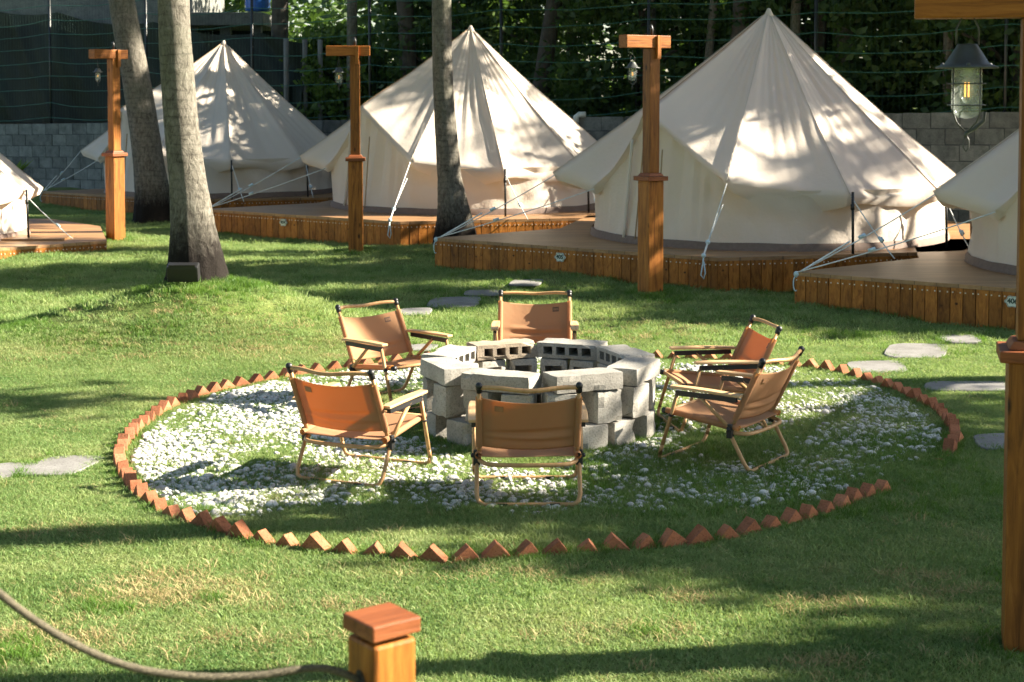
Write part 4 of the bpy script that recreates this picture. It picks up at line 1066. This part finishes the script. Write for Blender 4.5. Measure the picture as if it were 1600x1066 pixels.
for r_ in range(rowsN):
    for c_ in range(cols):
        u = (c_+(.5 if r_ % 2 else 0)+.5)*BL; t = u/wlen; z = wtop(t)-(r_+.5)*BH
        if z < -.05: continue
        p = we*u+Vector((0, 0, z))-wn*(random.uniform(-.006, .006)); sx, sy = proj(WL+p)
        hidden = any(intri((sx, sy), q) and intri((sx, sy-25), q) for q in sil) or sx < -60 or sx > 1660 or sy > 330
        M = Matrix.Rotation(wang, 3, 'Z')
        if hidden or nb >= 298: hid.box(tuple(p), (BL-.014, .16, BH-.014), M)
        else: obj('concrete_block', bme, wall, loc=p, rot=(0, -.024*0, wang)); nb += 1
print('wall blocks', nb)
if hid.v: hid.build('hidden_blocks', M_wallb, wall, kind='stuff')
m = MB(); c_ = we*(wlen/2)
a0, a1 = Vector((0, 0, 0)), we*wlen
vs = []
for q, tt in ((a0, 0), (a1, 1)):
    for off in (.07, -.07): vs += [q-wn*off*-1+Vector((0, 0, -.2)), q-wn*off*-1+Vector((0, 0, wtop(tt)-.01))]
m.add(vs, [(0, 4, 5, 1), (2, 3, 7, 6), (1, 5, 7, 3), (0, 1, 3, 2), (4, 6, 7, 5)]); m.build('mortar', M_mortar, wall)
o = thing('drain_pipe', 'thin grey pipe with pale elbow standing against the block wall', 'pipe', (0, 0, 0))
def wallpt(px_, z, off=.14):
    best = min((abs(proj(WL+we*u+Vector((0, 0, z)))[0]-px_), u) for u in np.arange(0, wlen, .03))[1]; return WL+we*best+wn*off+Vector((0, 0, z))
q = wallpt(906, 0)
m = MB(); m.tube([q+Vector((0, 0, 0)), q+Vector((0, 0, 1.55))], .035, 10); m.build('pipe', simple('grey_pipe', (.25, .27, .27), .5), o)
m = MB(); m.tube([q+Vector((0, 0, 1.53)), q+Vector((0, 0, 1.62)), q+Vector((.05, 0, 1.66)), q+Vector((.16, 0, 1.66))], .05, 10); m.build('elbow', M_white, o)

# ------------------------------------------------------------------ net and shade cloth
net = thing('safety_net', 'green safety net strung above the block wall across the woods', 'net', (0, 0, 0))
def netp(t, z, off): return WL+we*(wlen*t)-wn*off+Vector((0, 0, z))
NP = 9
for k in range(12):
    m = MB(); pts = []
    zb = 1.45+k*.30
    for i in range(150):
        t = i/149; f = (t*NP) % 1; sag = .07*4*f*(1-f)*(1+.3*math.sin(k*2.1)); pts.append(netp(t, zb+.42*t-sag+.02*mn.noise(Vector((t*40, k*3, 0)))+.05*mn.noise(Vector((t*8, k*7, 1))), .12))
    m.tube(pts, .0065, 5); m.build('net_cord', M_net, net)
ml = MB()
for i in range(300):   # fine vertical cords, real but very thin
    t = i/299; z0 = 1.38+.45*t; f = (t*NP) % 1
    ml.tube([netp(t, z0, .12), netp(t+.0008*math.sin(i), z0+1.7, .13), netp(t, z0+3.3-.2*f*(1-f), .12)], .0022, 3, cap=False)
ml.build('net_mesh', M_netd, net, kind='stuff')
for k in range(NP+1):
    m = MB(); t = k/NP; m.tube([netp(t, 0, .16), netp(t, 4.9+.4*t, .16)], .028, 8); m.build('net_post', M_pole, net)

def cloth_dark():
    m, nt, b, out = new_mat('dark_shade_cloth'); v = coords(nt, 'World', (1, 1, .25)); n = noise(nt, v, 1.4, 6, .6, .6)
    nt.links.new(ramp(nt, n, [(.35, (.003, .007, .004)), (.75, (.011, .021, .013))]), b.inputs['Base Color']); b.inputs['Roughness'].default_value = .55; b.inputs['Specular IOR Level'].default_value = .18
    n2 = noise(nt, coords(nt, 'World'), 60, 3); bump(nt, b, n2, .4, .02); return m
M_shade = cloth_dark()
vs = []; fs = []; NU, NV = 160, 50; tA, tB = .0, .375
for j in range(NV+1):
    for i in range(NU+1):
        t = tA+(tB-tA)*i/NU; v = j/NV; z = 1.32+.5*t+(2.72-3.0*t)*v-.14*v*4*((t*NP) % 1)*(1-(t*NP) % 1)
        f = .13*mn.noise(Vector((t*26+v*1.8, v*1.1, 0)))+.05*mn.noise(Vector((t*70+v*4, v*2.5, 4)))+.10*math.sin(t*46+2.4*v)*(1-v)*.6
        vs.append(netp(t, z, .42+f))
for j in range(NV):
    for i in range(NU): fs.append((j*(NU+1)+i, j*(NU+1)+i+1, (j+1)*(NU+1)+i+1, (j+1)*(NU+1)+i))
m = MB(); m.add(vs, fs, True); o = m.build('shade_cloth', M_shade, None); tagp(o, 'dark green shade cloth hanging in folds above the wall at left', 'shade cloth')

# ------------------------------------------------------------------ building behind, tank, poles
M_render = concrete('grey_render', (.12, .125, .115), (.22, .22, .20), rnd=0)
bd = thing('shed_building', 'grey flat-roofed building behind the shade cloth, top left', 'building', (0, 0, 0))
YB = 34.0
a = pt(-60, 20, YB+1.5); b = pt(300, 20, YB+1.5)
m = MB(); m.box(((a.x+b.x)/2, YB+3.5, 3.0), (b.x-a.x, 4, 6.0)); m.build('upper_wall', M_render, bd)
a = pt(240, 28, YB); b = pt(418, 28, YB)
m = MB(); m.box(((a.x+b.x)/2, YB+1.2, a.z-.05), (b.x-a.x, 3.6, .28)); m.build('roof_slab', M_render, bd, .02)
m = MB(); m.box(((a.x+b.x)/2, YB+2.6, a.z/2-.1), (b.x-a.x-.6, .25, a.z)); m.build('back_wall', simple('shaded_recess', (.02, .025, .022), .9), bd)  # shade under the roof slab is put into this wall's near-black colour
m = MB()
for px_ in (300, 352, 400):
    q = pt(px_, 60, YB-.3); m2 = MB(); m2.box((q.x, YB-.2, a.z/2-.1), (.22, .22, a.z-.02)); m2.build('column', M_render, bd)
tk = thing('water_tank', 'blue ribbed water tank on the flat roof, cut off by the top edge', 'water tank', pt(403, 19, YB+.6))
prof = [(.001, 0)]+[(.27+.012*(i % 2), .02+i*.05) for i in range(24)]+[(.22, 1.3), (.08, 1.36), (.001, 1.37)]
m = MB(); m.lathe(prof, n=28); m.build('tank_body', simple('blue_plastic', (.02, .12, .45), .35), tk)
m = MB(); m.lathe([(.085, 1.35), (.085, 1.40), (.001, 1.41)], n=16); m.build('tank_lid', M_black, tk)
for i, (px_, y0_, y1_) in enumerate(((447, 60, 170), (476, 62, 140), (500, 62, 150))):
    Yp = 30.4; q0 = pt(px_, y1_, Yp); q1 = pt(px_, y0_, Yp); m = MB(); m.tube([(q0.x, Yp, 0), (q0.x+.01, Yp, (q0.z+q1.z)/2), (q1.x, Yp, q1.z)], .05, 8)
    o = m.build('white_pole', M_slab, None); tagp(o, ['leftmost pale pole among the shrubs behind the net', 'middle pale pole among the shrubs behind the net', 'right pale pole among the shrubs behind the net'][i], 'pole', 'pale poles behind the net')

# ------------------------------------------------------------------ trees: leaf clouds
def leaf_cloud(centres, radii, per, size, seed, flat=.6):
    r_ = np.random.default_rng(seed); c = np.repeat(centres, per, 0); rr = np.repeat(np.asarray(radii), per)[:, None]
    n = len(c); p = c+r_.normal(0, .5, (n, 3))*rr*np.array([1, 1, .8])
    d = r_.normal(0, 1, (n, 3)); d[:, 2] *= flat; d /= np.linalg.norm(d, axis=1)[:, None]
    s = np.cross(d, r_.normal(0, 1, (n, 3))); s /= np.linalg.norm(s, axis=1)[:, None]+1e-9
    L = size*r_.uniform(.6, 1.3, n)[:, None]; W_ = L*.28
    V = np.stack([p, p+d*L*.5+s*W_, p+d*L, p+d*L*.5-s*W_], 1).reshape(-1, 3); F = np.arange(4*n).reshape(n, 4); return V, F
def tree(x, y, h, cw, label, seed, mat, leaf=.16, ncl=70, per=60, trunk_r=.14, low=.25, name='broadleaf_tree', cat='tree', bare=0, lean=0, group=None):
    r_ = np.random.default_rng(seed); T = thing(name, label, cat, (x, y, 0), 0, group)
    m = MB(); tp = [Vector((0, 0, -.1)), Vector((lean*.3, .05, h*.35)), Vector((lean*.7, -.1, h*.65)), Vector((lean, 0, h*.9))]
    m.tube(spline(tp, 6), trunk_r, 10, rs=list(np.linspace(trunk_r*1.15, trunk_r*.35, 19))); 
    for k in range(6):
        a = k*1.05+seed; z = h*(.35+.09*k); q = Vector((lean*z/h, 0, z)); e = Vector((cw*.7*math.cos(a), cw*.7*math.sin(a), z+h*.14))
        m.tube([q, q.lerp(e, .5)+Vector((0, 0, .15)), e], .05, 6, rs=[trunk_r*.45, trunk_r*.3, trunk_r*.12])
    m.build('trunk', M_bark2, T)
    c = r_.normal(0, 1, (ncl, 3)); c /= np.linalg.norm(c, axis=1)[:, None]; rad = r_.uniform(.45, 1, ncl)**.5
    c = c*rad[:, None]*np.array([cw, cw, h*(1-low)/2]); c[:, 2] += h*(low+(1-low)/2); c[:, 0] += lean*.6
    V, F = leaf_cloud(c, r_.uniform(.35, .75, ncl)*cw*.38, per, leaf, seed)
    V[:, 2] = np.maximum(V[:, 2], .03)
    obj('crown', np_mesh('crown', V, F, mat), T); return T
names = ['dense', 'loose', 'tall', 'low', 'spreading', 'narrow']
def place(t, off): q = WL+we*(wlen*t)-wn*off; return q.x, q.y
BT = [ # t along wall, distance behind, height, crown width, material, low, label
 (.33, 1.5, 2.7, 1.0, 0, .12, 'shrubby tree behind the net, between the left tent and the pale poles'),
 (.375, 1.6, 3.4, 1.2, 1, .10, 'light green shrub around the pale poles behind the net'),
 (.43, 4.5, 7.0, 2.2, 1, .30, 'sunlit yellow-green tree above the left tent, by the blue tank'),
 (.47, 2.0, 4.8, 1.6, 0, .10, 'dark tree behind the net, left of the middle tent peak'),
 (.55, 2.8, 6.5, 2.0, 0, .12, 'dark tree directly behind the middle tent peak'),
 (.63, 1.7, 5.0, 1.7, 0, .10, 'dark leafy tree behind the net, right of the middle tent peak'),
 (.69, 2.6, 6.4, 1.8, 0, .10, 'dense tree behind the lantern of post 405, beyond the net'),
 (.755, 1.8, 5.2, 1.6, 0, .10, 'dark tree just left of the biggest tent peak'),
 (.82, 2.8, 6.6, 1.9, 0, .10, 'dark tree behind the biggest tent peak'),
 (.88, 1.7, 5.2, 1.6, 0, .10, 'dense dark tree right of the biggest tent peak'),
 (.95, 2.4, 6.3, 1.8, 0, .10, 'dark tree behind the net above the gap between the two right tents'),
 (1.02, 2.0, 5.6, 1.7, 0, .10, 'dark tree behind the net at the top right corner')]
for i, (t, off, h, cw, mi, low, lb) in enumerate(BT):
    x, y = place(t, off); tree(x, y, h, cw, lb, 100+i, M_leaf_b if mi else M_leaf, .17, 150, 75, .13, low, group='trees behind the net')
# far wood that closes the view
V_, F_ = [], []
cs = []
for i in range(1000):
    t = random.uniform(-.42, 1.25); off = random.uniform(5, 9); x, y = place(t, off)
    if x < -4.2 and y < 40: y += 7
    cs.append((x, y, random.uniform(0, 7.0)))
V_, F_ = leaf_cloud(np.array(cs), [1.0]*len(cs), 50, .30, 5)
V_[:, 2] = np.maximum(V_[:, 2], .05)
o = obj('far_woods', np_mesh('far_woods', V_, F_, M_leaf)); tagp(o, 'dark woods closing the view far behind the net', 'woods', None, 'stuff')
# palms and bare trunks in the woods
def netY(px_): 
    u = min((abs(proj(WL+we*u+Vector((0, 0, 2.5)))[0]-px_), u) for u in np.arange(0, wlen, .05))[1]; return (WL+we*u).y+1.1
WTR = [(550, 36, .10, 'pale trunk in the woods right above the middle post', 0), (636, 33, .16, 'dark trunk behind the net, left of the middle tent peak', -8),
       (437, 33, .17, 'dark trunk beside the blue tank', 2), (857, 31, .15, 'dark slanting trunk right of the middle tent peak', 22), (1156, 29, .16, 'dark slanting trunk left of the biggest tent peak', 10),
       (1018, 31, .075, 'thin pale trunk above the right wooden lamp post', 0), (1242, 30, .08, 'thin pale trunk right of the biggest tent peak', 3), (1110, 31, .07, 'slender trunk in the woods left of the biggest tent', 12), (1482, 27, .08, 'thin mossy trunk left of the largest lantern', 0)]
for i, (px_, Yp, r_, lb, slant) in enumerate(WTR):
    Yp = netY(px_); bq = pt(px_-slant, 180, Yp); path = [Vector((bq.x, Yp, -.1)), Vector((bq.x, Yp, 1.2)), pt(px_, 60, Yp), pt(px_+slant*.8, -60, Yp)]
    last = path[-1]; path += [last+Vector(((last.x-path[-2].x)*.9, .3, 2.5)), last+Vector(((last.x-path[-2].x)*1.6, .6, 7.5))]
    palm(lb, path, [r_*1.25, r_*1.05, r_, r_*.95, r_*.9, r_*.85], 20+i, True, 20, .8, mat=M_bark2 if r_ > .12 else None)
# small plant by the wall, left
x = thing('fern_plant', 'small bright green leafy plant against the wall at the left edge', 'plant', (0, 0, 0))
q = pt(22, 300, 27.0); m = MB()
for k in range(26):
    a = random.uniform(0, 6.28); e = random.uniform(.25, .55); d = Vector((math.cos(a), math.sin(a)*.8, random.uniform(.5, 1.6))).normalized(); sd_ = d.cross(Vector((0, 0, 1))).normalized()*.035
    b = Vector((q.x, 27.0, .55)); m.add([b, b+d*e*.5+sd_, b+d*e+Vector((0, 0, -.08)), b+d*e*.5-sd_], [(0, 1, 2, 3)])
m.build('leaves', M_leaf_b, x); m = MB(); m.tube([(q.x, 27.0, 0), (q.x, 27.0, .6)], .025, 6); m.build('stem', M_bark2, x)
# floodlight at the foot of the palm
q = Vector((MX-.07, MY-.10, 0)); f = thing('flood_light', 'small black floodlight box at the foot of the thick palm', 'floodlight', (q.x+.02, q.y-.28, hz(q.x, q.y-.28)+.05))
m = MB(); m.box((0, 0, .07), (.26, .10, .14), Matrix.Rotation(.35, 3, 'X')); m.build('housing', M_black, f, .01)
m = MB(); m.box((0, -.056, .09), (.22, .006, .10), Matrix.Rotation(.35, 3, 'X')); m.build('lens', M_black, f)

# ------------------------------------------------------------------ trees off to the right that shade the lawn
cot = 1/math.tan(R(SUN_EL)); SD = np.array([math.cos(R(SUN_AZ)), math.sin(R(SUN_AZ))])
def E(px_, py_, rx, ry, v): p = gp(px_, py_); return (p.x, p.y, rx, ry, v)
def ET(px_, py_, Y, rx, ry, v):
    p = pt(px_, py_, Y); return (p.x-SD[0]*p.z*cot, p.y-SD[1]*p.z*cot, rx, ry, v, 1)
MASK = [  # ground ellipses (shade wanted): centre, radii, density
    E(1330, 760, .85, .55, 1), E(1250, 700, .5, .22, 1), E(1400, 690, .6, .25, 1), E(1130, 790, .45, .16, .9), E(1380, 850, .8, .25, 1), E(1120, 880, .6, .10, .8), E(620, 470, 1.0, .4, .8), E(250, 425, 1.4, .4, .8), E(1150, 500, .8, .3, .8), E(1500, 740, .9, .8, 1), E(1480, 860, .8, .35, .9), E(1200, 850, .7, .22, .8), E(1000, 800, .6, .18, .5), E(1560, 920, .45, .4, .8),
    E(1570, 1050, .55, .42, 1), E(1530, 640, .5, .35, .7),
    E(1200, 470, 1.3, .8, .9), E(1450, 500, 1.5, .5, .9), E(470, 430, 1.7, 1.1, .85), E(850, 455, 1.6, .35, .7), E(560, 480, 1.2, .5, .6), E(100, 440, 2.0, .9, .9), E(130, 395, 1.5, .5, .5),
    E(600, 795, .6, .07, .74), E(900, 790, .5, .07, .74), E(130, 632, .7, .02, .7), ET(1195, 70, 18.4, .35, .3, .7), ET(1110, 250, 17.6, .35, .3, .74), ET(1250, 290, 17.1, .3, .08, .7), ET(1100, 130, 18.2, .2, .2, .7), ET(1200, 190, 17.9, .35, .3, .74), ET(1350, 260, 17.5, .35, .12, .74), ET(1200, 370, 16.6, .5, .1, .7), ET(1420, 220, 18, .2, .15, .7), ET(660, 150, 23, .2, .25, .74), ET(780, 235, 22.3, .5, .1, .74), ET(330, 215, 27, .3, .3, .7), ET(440, 245, 26.6, .5, .12, .74), (-1.8, 19.6, 2.6, .5, .6), (-9.4, 25.6, 2.5, 1.0, .4), (4.6, 14.3, 2.2, 1.3, .8), (-11, 20.5, 3, 2.4, .5),
  (-12, 31, 5, 2.5, .5), (-2, 30.6, 5, .8, .8), (3, 25.5, 5, 2.0, .8), (6, 23, 4, 2, .8)]
TR = [(9.6, 11.6, 8.2), (12.5, 17.5, 9.0), (15.5, 24.0, 9.5), (8.5, 20.5, 9.0), (13.0, 2.5, 7.5), (4.5, 26.5, 9.5), (9.5, 29.5, 10)]
cl_by = {i: [] for i in range(len(TR))}
r_ = np.random.default_rng(99)
for mx_, my_, rx, ry, v, *hi in MASK:
    nC = int(v*rx*ry*math.pi*(3.2 if v < .75 else 8.0))+2
    for _ in range(nC):
        a = r_.uniform(0, 6.28); q = math.sqrt(r_.uniform())*.9; X_, Y_ = mx_+rx*q*math.cos(a), my_+ry*q*math.sin(a); h = r_.uniform(9.5, 12.5) if hi else r_.uniform(5.0, 8.0)
        p = (X_+SD[0]*h*cot, Y_+SD[1]*h*cot, h)
        i = min(range(len(TR)), key=lambda k: math.dist(p[:2], TR[k][:2])); cl_by[i].append(p)
for i, (tx, ty, th) in enumerate(TR):
    T = thing('shade_tree', ['shade tree outside the picture, right of the fire pit', 'shade tree outside the picture, right of deck 405', 'shade tree outside the picture, farthest right behind the tents', 'shade tree outside the picture, just behind the right-hand tent', 'shade tree outside the picture, nearest to the big foreground post', 'shade tree behind the wall, right of the biggest tent', 'shade tree behind the wall outside the picture to the right'][i], 'tree', (tx, ty, 0), 0, 'shade trees right of the lawn')
    m = MB(); m.tube(spline([Vector((0, 0, -.1)), Vector((.05, .1, 2.5)), Vector((-.1, 0, 5)), Vector((0, 0, th*.85))], 5), .16, 10, rs=list(np.linspace(.19, .08, 16)))
    cs = np.array(cl_by[i]) if cl_by[i] else np.zeros((0, 3))
    if len(cs):
        cs = cs-np.array([tx, ty, 0])
        for c_ in cs[::6]:
            q = Vector((0, 0, 3.8+random.random()*2)); e = Vector(c_); m.tube([q, q.lerp(e, .5)+Vector((0, 0, .3)), e], .03, 5, rs=[.055, .035, .012])
        V, F = leaf_cloud(cs, [.44]*len(cs), 85, .21, 300+i); obj('crown', np_mesh('crown', V, F, M_leaf), T)
    m.build('trunk', M_bark2, T)
# two palms to the right whose fronds throw the streaky shade on tents and lawn
for i, (x_, y_, h_) in enumerate(((8.6, 8.7, 11.0), (5.4, 26.2, 8.5), (14.8, 27.6, 9.5))):
    palm(['coconut palm outside the picture, right of the fire pit', 'coconut palm outside the picture, behind the right tents', 'coconut palm outside the picture, farthest to the right'][i], [Vector((x_, y_, -.1)), Vector((x_+.1, y_-.1, 2.5)), Vector((x_-.1, y_-.4, 5.5)), Vector((x_, y_-.9, h_))], [.26, .17, .15, .14], 60+i, True, 16)

# ------------------------------------------------------------------ unseen trees added around the lawn to dim the sky light
GR = [(-9.5, 6.0, 10.5, 'unseen leafy tree left of the lawn, added to dim the sky light'), (-12.5, 14.5, 11, 'unseen leafy tree beyond the left edge, level with the palms, added to dim the sky light'),
      (-5.0, -3.5, 10.5, 'unseen leafy tree behind the viewer on the left, added to dim the sky light'), (1.5, -6.0, 11, 'unseen leafy tree directly behind the viewer, added to dim the sky light'), (6.5, -3.5, 10, 'unseen leafy tree behind the viewer on the right, added to dim the sky light')]
for i, (tx, ty, th, lb) in enumerate(GR):
    T = thing('sky_dimming_tree', lb, 'tree', (tx, ty, 0), 0, 'unseen trees added to dim the sky light')
    r2 = np.random.default_rng(700+i); m = MB(); m.tube(spline([Vector((0, 0, -.1)), Vector((.1, .1, 3)), Vector((-.1, 0, 6)), Vector((0, 0, th*.85))], 5), .2, 10, rs=list(np.linspace(.26, .1, 16)))
    n = 120; cs = np.stack([r2.normal(0, 2.3, n), r2.normal(0, 2.6, n), r2.uniform(th*.45, th*1.05, n)], -1)
    # keep boughs out of the sun's path to the lawn
    gxx = cs[:, 0]+tx-cs[:, 2]*cot*SD[0]; gyy = cs[:, 1]+ty-cs[:, 2]*cot*SD[1]; ok = ~((gxx > -5.5) & (gyy > 1.2)); cs = cs[ok]
    for c_ in cs[::7]:
        q = Vector((0, 0, th*.45)); e = Vector(c_); m.tube([q, q.lerp(e, .5)+Vector((0, 0, .3)), e], .03, 5, rs=[.07, .045, .015])
    V, F = leaf_cloud(cs, [1.3]*len(cs), 90, .26, 800+i); obj('crown', np_mesh('crown', V, F, M_leaf), T); m.build('trunk', M_bark2, T)
